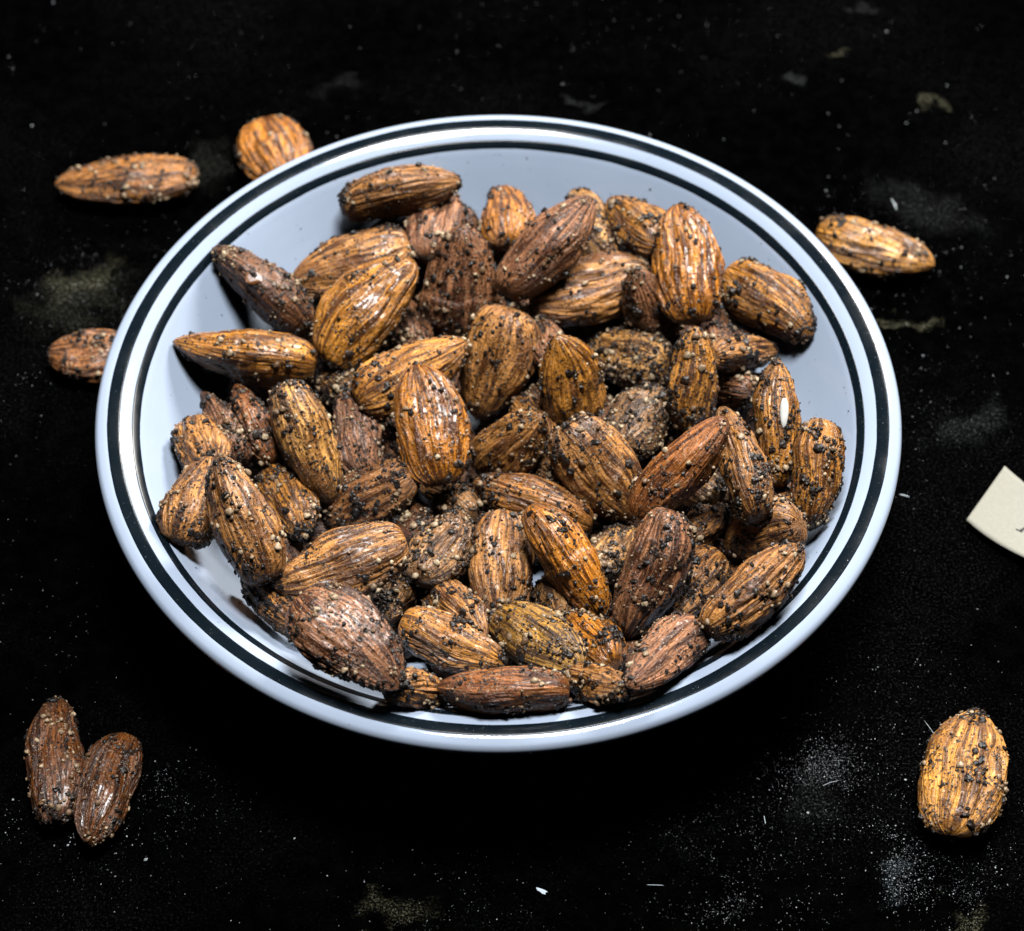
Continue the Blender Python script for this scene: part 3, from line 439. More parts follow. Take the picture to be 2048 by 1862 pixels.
    {'c': [-0.00898, 0.03816, 0.00851], 'x': [-0.9416, -0.3357, -0.0265], 'n': [-0.0249, -0.0089, 0.9996], 'L': 0.02287, 'W': 0.01227, 'D': 0.0085, 'tone': 'MD', 'crust': 2.0, 'o': {}, 'label': 'buried almond in the gap between the crusted upright mauve and the broad pinkish tan almonds', 'table': False, 'base': True},
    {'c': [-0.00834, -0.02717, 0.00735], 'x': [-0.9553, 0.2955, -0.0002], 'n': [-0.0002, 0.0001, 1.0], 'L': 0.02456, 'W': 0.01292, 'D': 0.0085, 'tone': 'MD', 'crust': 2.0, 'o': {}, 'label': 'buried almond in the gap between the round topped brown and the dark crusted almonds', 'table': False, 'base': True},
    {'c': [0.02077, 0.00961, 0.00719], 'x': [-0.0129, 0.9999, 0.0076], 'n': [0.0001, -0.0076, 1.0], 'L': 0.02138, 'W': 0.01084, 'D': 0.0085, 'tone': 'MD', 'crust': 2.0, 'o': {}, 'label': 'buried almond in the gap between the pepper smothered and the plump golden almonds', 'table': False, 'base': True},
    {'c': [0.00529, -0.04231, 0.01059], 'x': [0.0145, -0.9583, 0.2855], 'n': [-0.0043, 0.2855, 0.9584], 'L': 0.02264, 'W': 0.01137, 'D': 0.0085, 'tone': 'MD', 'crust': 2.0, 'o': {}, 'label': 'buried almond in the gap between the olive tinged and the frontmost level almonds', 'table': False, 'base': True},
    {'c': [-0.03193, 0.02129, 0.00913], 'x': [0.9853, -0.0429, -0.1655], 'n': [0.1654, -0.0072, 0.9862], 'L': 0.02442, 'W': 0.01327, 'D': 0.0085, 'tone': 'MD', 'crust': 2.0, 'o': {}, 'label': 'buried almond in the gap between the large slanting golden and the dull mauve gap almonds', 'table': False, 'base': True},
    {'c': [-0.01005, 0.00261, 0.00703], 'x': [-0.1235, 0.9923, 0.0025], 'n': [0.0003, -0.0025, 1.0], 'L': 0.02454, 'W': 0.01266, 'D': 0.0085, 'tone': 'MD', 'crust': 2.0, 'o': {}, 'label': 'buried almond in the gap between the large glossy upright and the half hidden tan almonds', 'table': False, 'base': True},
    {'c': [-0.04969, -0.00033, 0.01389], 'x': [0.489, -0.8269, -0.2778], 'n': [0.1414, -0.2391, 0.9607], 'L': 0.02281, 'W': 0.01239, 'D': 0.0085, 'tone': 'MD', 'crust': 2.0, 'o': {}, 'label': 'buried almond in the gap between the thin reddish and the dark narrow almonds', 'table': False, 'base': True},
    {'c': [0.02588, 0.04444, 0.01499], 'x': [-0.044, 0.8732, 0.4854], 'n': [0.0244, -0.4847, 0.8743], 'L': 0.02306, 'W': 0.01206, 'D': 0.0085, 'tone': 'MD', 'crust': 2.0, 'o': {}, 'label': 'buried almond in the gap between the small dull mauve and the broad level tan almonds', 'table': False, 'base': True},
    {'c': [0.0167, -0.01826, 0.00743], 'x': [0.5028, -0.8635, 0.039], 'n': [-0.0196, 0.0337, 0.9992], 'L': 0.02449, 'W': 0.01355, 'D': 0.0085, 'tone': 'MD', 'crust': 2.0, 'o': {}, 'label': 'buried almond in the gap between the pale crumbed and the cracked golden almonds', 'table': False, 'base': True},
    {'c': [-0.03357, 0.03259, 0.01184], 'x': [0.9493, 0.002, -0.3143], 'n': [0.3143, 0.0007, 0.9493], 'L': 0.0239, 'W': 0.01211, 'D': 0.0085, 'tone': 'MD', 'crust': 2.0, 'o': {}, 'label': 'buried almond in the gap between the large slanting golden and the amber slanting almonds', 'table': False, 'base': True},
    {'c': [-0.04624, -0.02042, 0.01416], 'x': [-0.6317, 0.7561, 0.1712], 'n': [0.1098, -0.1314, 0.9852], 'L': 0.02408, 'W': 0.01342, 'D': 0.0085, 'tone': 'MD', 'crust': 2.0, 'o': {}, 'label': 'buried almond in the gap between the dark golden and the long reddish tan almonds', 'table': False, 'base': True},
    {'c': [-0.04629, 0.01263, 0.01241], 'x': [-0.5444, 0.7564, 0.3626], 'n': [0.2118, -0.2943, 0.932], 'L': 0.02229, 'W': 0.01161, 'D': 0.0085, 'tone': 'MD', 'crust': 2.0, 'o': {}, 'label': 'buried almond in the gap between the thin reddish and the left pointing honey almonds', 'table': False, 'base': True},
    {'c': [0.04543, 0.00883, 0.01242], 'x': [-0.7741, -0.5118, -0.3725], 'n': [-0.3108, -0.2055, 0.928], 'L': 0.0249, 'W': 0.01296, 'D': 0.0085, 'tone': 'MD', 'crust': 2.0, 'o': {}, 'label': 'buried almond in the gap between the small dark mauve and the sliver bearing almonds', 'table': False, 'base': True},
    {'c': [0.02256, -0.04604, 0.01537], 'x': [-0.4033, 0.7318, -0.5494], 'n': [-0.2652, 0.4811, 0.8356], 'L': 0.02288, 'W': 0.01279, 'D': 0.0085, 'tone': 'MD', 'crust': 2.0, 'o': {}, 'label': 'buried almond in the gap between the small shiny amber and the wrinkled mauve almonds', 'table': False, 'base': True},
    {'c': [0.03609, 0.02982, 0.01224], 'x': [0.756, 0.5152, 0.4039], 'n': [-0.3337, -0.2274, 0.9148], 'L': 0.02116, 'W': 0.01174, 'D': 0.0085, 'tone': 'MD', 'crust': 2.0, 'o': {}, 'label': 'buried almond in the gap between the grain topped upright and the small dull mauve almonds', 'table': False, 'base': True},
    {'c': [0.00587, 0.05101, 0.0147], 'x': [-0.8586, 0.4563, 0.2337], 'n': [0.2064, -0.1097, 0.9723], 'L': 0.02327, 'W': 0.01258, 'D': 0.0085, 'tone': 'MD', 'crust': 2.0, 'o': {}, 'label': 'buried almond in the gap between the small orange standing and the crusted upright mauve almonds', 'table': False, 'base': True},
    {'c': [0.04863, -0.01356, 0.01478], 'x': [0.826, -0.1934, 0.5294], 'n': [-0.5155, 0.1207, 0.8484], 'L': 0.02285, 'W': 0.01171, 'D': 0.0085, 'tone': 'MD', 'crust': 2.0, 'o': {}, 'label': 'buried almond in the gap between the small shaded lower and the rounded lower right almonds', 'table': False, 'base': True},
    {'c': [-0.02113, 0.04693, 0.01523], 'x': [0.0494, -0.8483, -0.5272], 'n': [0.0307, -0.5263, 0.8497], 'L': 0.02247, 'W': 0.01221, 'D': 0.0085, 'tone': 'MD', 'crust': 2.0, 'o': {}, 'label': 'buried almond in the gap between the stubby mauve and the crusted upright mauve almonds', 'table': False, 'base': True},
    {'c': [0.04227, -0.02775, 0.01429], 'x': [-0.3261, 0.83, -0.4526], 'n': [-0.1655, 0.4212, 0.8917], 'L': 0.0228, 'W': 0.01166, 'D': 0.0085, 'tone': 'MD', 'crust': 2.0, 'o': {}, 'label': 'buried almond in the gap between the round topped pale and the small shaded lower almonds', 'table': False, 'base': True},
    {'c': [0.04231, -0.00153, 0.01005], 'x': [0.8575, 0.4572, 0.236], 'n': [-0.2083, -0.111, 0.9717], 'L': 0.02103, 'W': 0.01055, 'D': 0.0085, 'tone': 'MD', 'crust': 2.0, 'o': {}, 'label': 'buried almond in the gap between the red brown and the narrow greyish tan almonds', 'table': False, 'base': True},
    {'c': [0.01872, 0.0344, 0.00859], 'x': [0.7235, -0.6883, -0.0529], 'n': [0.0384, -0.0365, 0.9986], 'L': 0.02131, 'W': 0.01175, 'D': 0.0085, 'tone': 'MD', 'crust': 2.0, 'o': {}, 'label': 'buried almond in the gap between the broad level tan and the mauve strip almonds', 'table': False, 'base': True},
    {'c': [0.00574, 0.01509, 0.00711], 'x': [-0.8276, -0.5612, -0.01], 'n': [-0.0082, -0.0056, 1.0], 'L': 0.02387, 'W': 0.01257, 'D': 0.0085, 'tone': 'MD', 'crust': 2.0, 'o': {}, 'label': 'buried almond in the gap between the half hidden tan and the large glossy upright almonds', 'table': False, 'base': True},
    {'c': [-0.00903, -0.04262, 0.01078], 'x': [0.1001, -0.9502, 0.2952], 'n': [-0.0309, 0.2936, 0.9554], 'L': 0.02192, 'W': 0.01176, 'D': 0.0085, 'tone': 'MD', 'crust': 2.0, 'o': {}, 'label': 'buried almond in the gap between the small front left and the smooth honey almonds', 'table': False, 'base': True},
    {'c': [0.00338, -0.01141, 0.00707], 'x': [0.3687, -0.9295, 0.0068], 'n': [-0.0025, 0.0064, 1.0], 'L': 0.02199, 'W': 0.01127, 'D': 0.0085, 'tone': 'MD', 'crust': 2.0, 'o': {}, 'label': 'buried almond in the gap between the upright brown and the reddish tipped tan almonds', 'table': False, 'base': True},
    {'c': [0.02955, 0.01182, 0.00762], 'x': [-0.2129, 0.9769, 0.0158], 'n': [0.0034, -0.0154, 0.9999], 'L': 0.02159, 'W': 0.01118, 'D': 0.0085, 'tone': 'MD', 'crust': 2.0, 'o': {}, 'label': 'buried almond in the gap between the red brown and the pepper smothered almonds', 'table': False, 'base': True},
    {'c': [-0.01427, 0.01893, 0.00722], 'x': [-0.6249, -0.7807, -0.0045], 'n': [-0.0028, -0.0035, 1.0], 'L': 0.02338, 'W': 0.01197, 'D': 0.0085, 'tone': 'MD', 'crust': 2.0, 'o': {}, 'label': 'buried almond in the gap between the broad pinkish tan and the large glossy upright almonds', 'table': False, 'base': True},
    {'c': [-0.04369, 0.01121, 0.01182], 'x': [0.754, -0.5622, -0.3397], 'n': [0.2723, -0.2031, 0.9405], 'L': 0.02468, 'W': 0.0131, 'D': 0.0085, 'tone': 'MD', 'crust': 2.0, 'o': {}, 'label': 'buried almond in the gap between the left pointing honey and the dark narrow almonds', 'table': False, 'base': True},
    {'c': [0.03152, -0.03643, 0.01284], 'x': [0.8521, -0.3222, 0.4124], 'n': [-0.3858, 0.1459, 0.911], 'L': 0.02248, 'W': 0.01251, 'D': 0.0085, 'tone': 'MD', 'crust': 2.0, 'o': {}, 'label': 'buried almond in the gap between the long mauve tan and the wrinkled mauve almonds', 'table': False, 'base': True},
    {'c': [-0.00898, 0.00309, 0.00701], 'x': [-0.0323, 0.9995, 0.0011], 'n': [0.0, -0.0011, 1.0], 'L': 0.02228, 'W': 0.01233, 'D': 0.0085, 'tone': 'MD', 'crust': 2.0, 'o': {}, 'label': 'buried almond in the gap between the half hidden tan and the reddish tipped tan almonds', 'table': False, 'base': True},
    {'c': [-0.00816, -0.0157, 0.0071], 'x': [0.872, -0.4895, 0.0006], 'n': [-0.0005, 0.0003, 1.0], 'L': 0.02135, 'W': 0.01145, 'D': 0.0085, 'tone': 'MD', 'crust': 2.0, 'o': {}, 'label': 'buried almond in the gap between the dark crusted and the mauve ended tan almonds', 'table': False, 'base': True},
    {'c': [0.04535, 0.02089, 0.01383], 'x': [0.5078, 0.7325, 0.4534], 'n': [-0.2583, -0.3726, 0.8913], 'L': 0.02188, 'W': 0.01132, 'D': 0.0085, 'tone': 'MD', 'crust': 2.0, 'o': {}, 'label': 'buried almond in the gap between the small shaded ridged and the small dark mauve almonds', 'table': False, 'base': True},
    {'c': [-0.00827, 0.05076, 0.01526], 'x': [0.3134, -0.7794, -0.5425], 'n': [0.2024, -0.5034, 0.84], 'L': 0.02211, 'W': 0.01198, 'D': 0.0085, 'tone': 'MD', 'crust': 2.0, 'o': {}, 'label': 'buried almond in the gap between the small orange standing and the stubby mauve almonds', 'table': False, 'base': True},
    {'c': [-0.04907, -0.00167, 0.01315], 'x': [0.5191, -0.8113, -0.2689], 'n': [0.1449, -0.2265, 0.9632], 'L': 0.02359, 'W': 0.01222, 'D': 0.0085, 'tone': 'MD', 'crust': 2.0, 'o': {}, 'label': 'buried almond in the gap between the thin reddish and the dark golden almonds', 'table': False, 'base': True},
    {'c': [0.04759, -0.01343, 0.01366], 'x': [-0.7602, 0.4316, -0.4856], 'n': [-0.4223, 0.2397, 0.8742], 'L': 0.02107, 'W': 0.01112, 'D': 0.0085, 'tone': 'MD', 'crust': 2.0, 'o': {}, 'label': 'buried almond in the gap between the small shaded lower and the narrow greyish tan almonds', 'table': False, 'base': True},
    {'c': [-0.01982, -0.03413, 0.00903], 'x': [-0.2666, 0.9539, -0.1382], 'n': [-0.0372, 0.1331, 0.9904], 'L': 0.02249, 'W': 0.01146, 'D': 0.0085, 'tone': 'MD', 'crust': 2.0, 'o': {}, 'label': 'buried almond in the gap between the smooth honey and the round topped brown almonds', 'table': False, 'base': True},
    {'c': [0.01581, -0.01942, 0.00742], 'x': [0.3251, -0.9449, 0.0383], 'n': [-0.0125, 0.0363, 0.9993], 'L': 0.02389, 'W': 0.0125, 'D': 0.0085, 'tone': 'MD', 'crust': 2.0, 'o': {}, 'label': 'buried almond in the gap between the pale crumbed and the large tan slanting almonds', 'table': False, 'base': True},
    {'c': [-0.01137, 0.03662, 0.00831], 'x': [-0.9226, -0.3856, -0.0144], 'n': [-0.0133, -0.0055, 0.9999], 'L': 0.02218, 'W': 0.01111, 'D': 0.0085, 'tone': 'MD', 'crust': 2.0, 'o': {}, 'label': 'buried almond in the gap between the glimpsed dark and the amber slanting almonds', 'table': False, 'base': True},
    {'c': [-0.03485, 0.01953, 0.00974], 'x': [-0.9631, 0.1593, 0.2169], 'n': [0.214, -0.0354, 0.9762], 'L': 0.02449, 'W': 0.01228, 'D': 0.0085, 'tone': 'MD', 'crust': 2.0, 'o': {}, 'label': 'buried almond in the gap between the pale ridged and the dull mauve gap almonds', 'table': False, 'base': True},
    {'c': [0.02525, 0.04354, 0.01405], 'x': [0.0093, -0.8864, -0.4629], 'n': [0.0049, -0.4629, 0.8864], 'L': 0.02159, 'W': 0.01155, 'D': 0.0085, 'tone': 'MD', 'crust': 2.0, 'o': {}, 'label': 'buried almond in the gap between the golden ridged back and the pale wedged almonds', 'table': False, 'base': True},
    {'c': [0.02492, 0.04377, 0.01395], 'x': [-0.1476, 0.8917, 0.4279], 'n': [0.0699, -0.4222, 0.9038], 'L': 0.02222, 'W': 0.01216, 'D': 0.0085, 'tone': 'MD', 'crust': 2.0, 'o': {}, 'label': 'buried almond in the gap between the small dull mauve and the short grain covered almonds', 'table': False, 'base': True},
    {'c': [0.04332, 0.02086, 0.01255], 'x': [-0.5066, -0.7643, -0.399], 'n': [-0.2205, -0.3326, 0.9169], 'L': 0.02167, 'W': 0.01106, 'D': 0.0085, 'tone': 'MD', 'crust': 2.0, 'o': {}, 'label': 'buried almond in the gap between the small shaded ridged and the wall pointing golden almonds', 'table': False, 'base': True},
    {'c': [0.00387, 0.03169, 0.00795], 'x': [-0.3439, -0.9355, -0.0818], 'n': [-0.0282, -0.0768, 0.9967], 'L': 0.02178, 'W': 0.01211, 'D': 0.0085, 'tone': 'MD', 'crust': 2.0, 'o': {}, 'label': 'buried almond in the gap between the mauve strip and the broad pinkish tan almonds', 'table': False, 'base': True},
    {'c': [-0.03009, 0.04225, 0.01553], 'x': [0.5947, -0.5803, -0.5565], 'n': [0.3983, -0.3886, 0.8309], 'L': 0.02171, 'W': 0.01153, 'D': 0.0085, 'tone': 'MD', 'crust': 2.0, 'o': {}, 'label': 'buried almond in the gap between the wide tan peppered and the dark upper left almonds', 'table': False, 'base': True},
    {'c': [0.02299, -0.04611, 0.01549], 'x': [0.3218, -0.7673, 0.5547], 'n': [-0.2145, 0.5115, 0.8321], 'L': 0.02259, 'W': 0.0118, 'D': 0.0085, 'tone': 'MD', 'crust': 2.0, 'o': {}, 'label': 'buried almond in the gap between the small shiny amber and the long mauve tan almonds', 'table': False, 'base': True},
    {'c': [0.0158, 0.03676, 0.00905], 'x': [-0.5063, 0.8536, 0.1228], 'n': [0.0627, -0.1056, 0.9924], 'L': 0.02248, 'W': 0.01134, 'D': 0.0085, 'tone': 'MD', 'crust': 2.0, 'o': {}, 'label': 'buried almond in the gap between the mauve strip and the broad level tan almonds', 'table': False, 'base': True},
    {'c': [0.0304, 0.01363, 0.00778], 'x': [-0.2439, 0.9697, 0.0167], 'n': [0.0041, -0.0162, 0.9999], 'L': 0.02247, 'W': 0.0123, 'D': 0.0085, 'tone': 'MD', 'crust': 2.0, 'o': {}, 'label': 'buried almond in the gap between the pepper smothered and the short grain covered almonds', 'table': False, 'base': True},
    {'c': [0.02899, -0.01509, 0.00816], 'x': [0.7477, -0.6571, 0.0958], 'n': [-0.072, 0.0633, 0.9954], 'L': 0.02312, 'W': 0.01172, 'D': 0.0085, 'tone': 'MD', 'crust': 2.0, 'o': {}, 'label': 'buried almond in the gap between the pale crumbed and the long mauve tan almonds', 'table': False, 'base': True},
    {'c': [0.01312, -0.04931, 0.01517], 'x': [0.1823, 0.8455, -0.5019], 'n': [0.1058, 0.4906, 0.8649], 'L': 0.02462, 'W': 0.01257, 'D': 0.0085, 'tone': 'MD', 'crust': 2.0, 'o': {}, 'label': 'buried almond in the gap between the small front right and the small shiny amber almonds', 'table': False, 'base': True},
]
TT = mat_table(SMEARS)
nx = 2
me = mesh_np('tabletop', np.array([[-1, -1, 0], [1, -1, 0], [1, 1, 0], [-1, 1, 0], [-1, -1, -.02], [1, -1, -.02], [1, 1, -.02], [-1, 1, -.02]], float),
             [[0, 1, 2, 3], [7, 6, 5, 4], [0, 4, 5, 1], [1, 5, 6, 2], [2, 6, 7, 3], [3, 7, 4, 0]], smooth=False)
tag(put('tabletop', me, TT), 'dusty matt black tabletop', None, None, 'structure')

# ------------------------------------------------------------------ the bowl
H = 0.030
PROFILE = [(0.0, H - .0266), (.015, H - .0266), (.03, H - .0263), (.040, H - .0253), (.0470, H - .0232), (.0520, H - .0206),
           (.0565, H - .0170), (.0600, H - .0133), (.0628, H - .0100), (.0653, H - .0069), (.0676, H - .0041), (.0694, H - .0021),
           (.0712, H - .0009), (.0731, H - .00005), (.0744, H + .0002), (.0757, H + .0002), (.0768, H - .0001), (.0775, H - .0005), (.07795, H - .0012), (.0780, H - .0021),
           (.0776, H - .0029), (.0767, H - .0034), (.0750, H - .0036), (.0728, H - .0042), (.0705, H - .0070), (.0682, H - .0104), (.0646, H - .0150),
           (.0602, H - .0198), (.0545, H - .0242), (.0485, H - .0272), (.0450, H - .0284), (.0430, H - .0293), (.0415, H - .0299), (.0398, H - .0299),
           (.0390, H - .0296), (.0380, H - .0292), (.02, H - .0290), (0.0, H - .0290)]


def spline(P, m=12):
    P = np.array(P)
    P = np.vstack([2 * P[0] - P[1], P, 2 * P[-1] - P[-2]])
    o = []
    for i in range(1, len(P) - 2):
        p0, p1, p2, p3 = P[i - 1:i + 3]
        for t in np.linspace(0, 1, m, endpoint=False):
            o.append(.5 * (2 * p1 + (p2 - p0) * t + (2 * p0 - 5 * p1 + 4 * p2 - p3) * t * t + (3 * p1 - p0 - 3 * p2 + p3) * t ** 3))
    o.append(P[-2])
    return np.array(o)


def lathe(name, prof, n=256, closed=False):
    a = np.linspace(0, 2 * np.pi, n, endpoint=False)
    ring = np.stack([np.cos(a), np.sin(a)], -1)
    V = []
    for r, z in prof:
        V.append(np.column_stack([ring * max(r, 1e-6), np.full(n, z)]))
    V = np.vstack(V)
    k = len(prof)
    i = np.arange(n)
    j = (i + 1) % n
    F = []
    for q in range(k if closed else k - 1):
        a0, b0 = q * n, ((q + 1) % k) * n
        F.append(np.column_stack([a0 + i, a0 + j, b0 + j, b0 + i]))
    F = np.vstack(F)[:, ::-1]
    return mesh_np(name, V, F)


GL, ST = mat_glaze(), mat_stripe()
fullp = spline(PROFILE)
bowl = bpy.data.objects.new('bowl', None)
bowl.empty_display_size = 0.05
COL.objects.link(bowl)
tag(bowl, 'shallow white glazed bowl with two black rings round its rim', 'bowl')
put('body', lathe('bowl_body', fullp), GL, bowl)


def band(r0, r1, lift):
    """a closed printed ring lying on the inner slope of the rim between two radii"""
    top = fullp[:int(15 * 12)]
    k0, k1 = np.abs(top[:, 0] - r0).argmin(), np.abs(top[:, 0] - r1).argmin()
    sel = top[k0:k1 + 1]
    d = np.gradient(sel, axis=0)
    nrm = np.column_stack([-d[:, 1], d[:, 0]])
    nrm /= np.linalg.norm(nrm, axis=1)[:, None]
    up = sel + nrm * lift
    up[0] = sel[0] + nrm[0] * lift * .4
    up[-1] = sel[-1] + nrm[-1] * lift * .4
    dn = sel - nrm * .00012
    return np.vstack([up, dn[::-1]])


def hand_painted(me, seed):
    # the rings were brushed on: their edges waver by a few hundredths of a millimetre
    co = np.zeros(len(me.vertices) * 3, dtype=np.float32)
    me.vertices.foreach_get('co', co)
    co = co.reshape(-1, 3)
    r = np.hypot(co[:, 0], co[:, 1])
    u = co[:, :2] / r[:, None]
    inner = (r < (r.min() + r.max()) / 2)
    dlt = pn(np.column_stack([u * 9, np.where(inner, 3.0, 8.0) + seed])) * .00007 + pn(np.column_stack([u * 34, np.where(inner, 3.0, 8.0) + seed])) * .00003
    mid = (r - r.min()) / (r.max() - r.min())
    dlt = dlt * np.abs(mid * 2 - 1) ** 2
    slope = np.interp(r + 1e-4, *TOPZ) - np.interp(r - 1e-4, *TOPZ)
    co[:, :2] += u * dlt[:, None]
    co[:, 2] += slope / 2e-4 * dlt
    me.vertices.foreach_set('co', co.ravel())
    me.update()
    return me


_t = fullp[:int(15 * 12)]
TOPZ = (_t[:, 0], _t[:, 1])
s1 = put('stripe', hand_painted(lathe('stripe_wide', band(.07305, .0755, .00008), closed=True), 1), ST, bowl)
s1['label'] = 'wide outer black ring on the rim'
s2 = put('stripe', hand_painted(lathe('stripe_narrow', band(.0694, .0709, .00008), closed=True), 5), ST, bowl)
s2['label'] = 'narrow inner black ring on the rim'

# ------------------------------------------------------------------ almonds
TONES = {
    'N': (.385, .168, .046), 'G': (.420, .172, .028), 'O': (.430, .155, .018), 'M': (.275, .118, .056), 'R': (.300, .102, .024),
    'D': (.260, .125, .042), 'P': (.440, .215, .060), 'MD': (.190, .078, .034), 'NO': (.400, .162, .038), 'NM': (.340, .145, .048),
    'OL': (.345, .172, .030), 'RM': (.280, .110, .036), 'RD': (.120, .040, .010), 'GP': (.480, .215, .040)}  # loose lower left pair: red brown skin darkened to paint in shade
AL = mat_almond()
PEP = mat_grain('pepper', (.008, .006, .005), (.040, .023, .014), .45)
PAL = mat_grain('pale_seasoning', (.15, .072, .030), (.64, .48, .30), .40)
SLV = mat_plain('white_sliver', (.74, .72, .66), .5)
CHP = mat_plain('brown_chip', (.20, .075, .022), .3)


def topo(nu, nv):
    i = np.arange(nv)
    j = (i + 1) % nv
    F4 = np.vstack([np.column_stack([q * nv + i, q * nv + j, (q + 1) * nv + j, (q + 1) * nv + i]) for q in range(nu - 1)])
    a, b = nu * nv, nu * nv + 1
    F3 = np.vstack([np.column_stack([np.full(nv, a), j, i]), np.column_stack([np.full(nv, b), (nu - 1) * nv + i, (nu - 1) * nv + j])])
    return F4, F3


TOPO = {}


def profw(t, a=.56, b=.36):
    tip = (np.clip(t, 1e-6, 1) / (np.clip(t, 0, 1) + .03)) ** .30 * 1.015
    m = a / (a + b)
    return tip * np.clip(t, 0, 1) ** a * np.clip(1 - t, 0, 1) ** b / (m ** a * (1 - m) ** b)


def almond_mesh(d, rng, nu, nv):
    """local x runs from the blunt end to the tip, z is the broad face"""
    if (nu, nv) not in TOPO:
        TOPO[(nu, nv)] = topo(nu, nv)
    F4, F3 = TOPO[(nu, nv)]
    s = (np.arange(nu) + .5) / nu
    t = .5 - .5 * np.cos(np.pi * s)
    t = .25 * s + .75 * t
    ph = np.arange(nv) * 2 * np.pi / nv
    Tt, P = np.meshgrid(t, ph, indexing='ij')
    Tt, P = Tt.ravel(), P.ravel()
    c, sn = np.cos(P), np.sin(P)
    e = 1.0 + .10
    cy = np.sign(c) * np.abs(c) ** e
    cz = np.sign(sn) * np.abs(sn) ** e
    o = d['o']
    pw = rng.uniform(-.05, .07)
    r = profw(np.clip(Tt, 0, 1), o.get('pt', rng.uniform(.46, .60)), o.get('bl', rng.uniform(.28, .38))) * (1 + pw * np.cos(np.pi * Tt))
    L, W, D = d['L'], d['W'], d['D']
    wr = o.get('wr', 1.0) * rng.uniform(.85, 1.15)
    seed = rng.uniform(0, 100, 3)
    x = (.5 - Tt) * L
    y = cy * r * W / 2 + W * rng.uniform(-.07, .07) * np.sin(np.pi * Tt) + W * rng.uniform(-.04, .04) * np.sin(2 * np.pi * Tt)
    z = cz * r * D / 2
    # uneven sides
    z = z * np.where(sn > 0, 1 + rng.uniform(-.12, .06), 1 + rng.uniform(-.06, .12))
    fade = np.clip(np.sin(np.pi * np.clip(Tt, 0, 1)), 0, 1) ** .45
    k = 4.7
    warp = pn(np.column_stack([c * 1.3, sn * 1.3, Tt * 3.0]) + seed) * .55
    q = np.column_stack([np.cos(P + warp * .22) * k, np.sin(P + warp * .22) * k, Tt * 2.3 + warp * .3]) + seed * 1.7
    n1 = pn(q)
    ridge = 1 - 2.1 * np.abs(n1)
    n2 = pn(q * np.array([2.0, 2.0, 2.4]) + 17.0)
    lump = pn(np.column_stack([c * 1.1, sn * 1.1, Tt * 2.6]) + seed * .6)
    pit = pn(np.column_stack([y, z, x]) * 900 + seed)
    # wrinkles come and go: deep on some patches, nearly smooth on others, with short cross folds
    patch = np.clip(.62 + .95 * pn(np.column_stack([c * 1.7, sn * 1.7, Tt * 3.4]) + seed * 2.3), .12, 1.35)
    fold = pn(np.column_stack([np.cos(P + Tt * 1.4) * 3.4, np.sin(P + Tt * 1.4) * 3.4, Tt * 6.0]) + seed * .9)
    crumple = 1 - 2 * np.abs(pn(np.column_stack([y, z, x * .6]) * 420 + seed * 3))
    h = wr * fade * (patch * (.00038 * ridge + .00010 * n2) + .00020 * fold + .00013 * crumple) + .00085 * lump * fade + .00008 * pit
    if 'crease' in o:
        tc, st = o['crease']
        line = tc + .05 * pn(np.column_stack([c * 1.6, sn * 1.6, c * 0]) + seed * .3)
        g = Tt - line
        h = h + (st * W * .5) / (1 + np.exp(-g / .008)) - .00035 * np.exp(-(g / .012) ** 2)
    d1 = np.column_stack([np.zeros_like(y), cy / max(W, 1e-6), cz / max(D, 1e-6)])
    d1 /= np.linalg.norm(d1, axis=1)[:, None] + 1e-9
    y = y + d1[:, 1] * h
    z = z + d1[:, 2] * h
    # gentle bend of the whole kernel and a crooked tip
    z = z + rng.uniform(-.05, .05) * L * ((Tt - .5) ** 2 - .1)
    y = y + rng.uniform(-.05, .05) * L * np.clip(.35 - Tt, 0, 1) ** 2 * 3
    V = np.column_stack([x, y, z])
    V = np.vstack([V, V[:nv].mean(0) + [L * .004, 0, 0], V[-nv:].mean(0) - [L * .002, 0, 0]])
    me = mesh_np('almond', V, F4, F3[:, ::-1] if False else F3)
    sk = np.column_stack([np.cos(P + warp * .22) * 2.3, np.sin(P + warp * .22) * 2.3, Tt * 1.15])
    sk = np.vstack([sk, [0, 0, 0], [0, 0, 1.15]])
    at = me.attributes.new('skin', 'FLOAT_VECTOR', 'POINT')
    at.data.foreach_set('vector', np.ascontiguousarray(sk, dtype=np.float32).ravel())
    return me, V[:-2], Tt, c, sn, d1


def ico(sub):
    import bmesh
    bm = bmesh.new()
    bmesh.ops.create_icosphere(bm, subdivisions=sub, radius=1)
    V = np.array([v.co[:] for v in bm.verts])
    F = np.array([[v.index for v in f.verts] for f in bm.faces])
    bm.free()
    return V, F


ICO = {1: ico(1), 2: ico(2)}


def grains(name, pos, nrm, rad, rng, flat=.85, emb=.35, smooth=True):
    VV, FF, TT_ = [], [], []
    base = 0
    for p, n, r in zip(pos, nrm, rad):
        V, F = ICO[2 if r > .00036 else 1]
        n = n / (np.linalg.norm(n) + 1e-9)
        a = np.cross(n, rng.normal(size=3))
        a /= np.linalg.norm(a) + 1e-9
        b = np.cross(n, a)
        s = rng.uniform(.65, 1.35, 3) * r
        Q = V * (1 + rng.uniform(-.34, .34, (len(V), 1)))
        W = p + n * r * rng.uniform(emb - .25, emb + .2) + np.outer(Q[:, 0] * s[0], a) + np.outer(Q[:, 1] * s[1], b) + np.outer(Q[:, 2] * s[2] * flat, n)
        VV.append(W)
        FF.append(F + base)
        TT_.append(np.full(len(V), rng.uniform() ** 1.3))
        base += len(V)
    me = mesh_np(name, np.vstack(VV), None, np.vstack(FF), smooth)
    at = me.attributes.new('tint', 'FLOAT', 'POINT')
    at.data.foreach_set('value', np.concatenate(TT_).astype(np.float32))
    return me


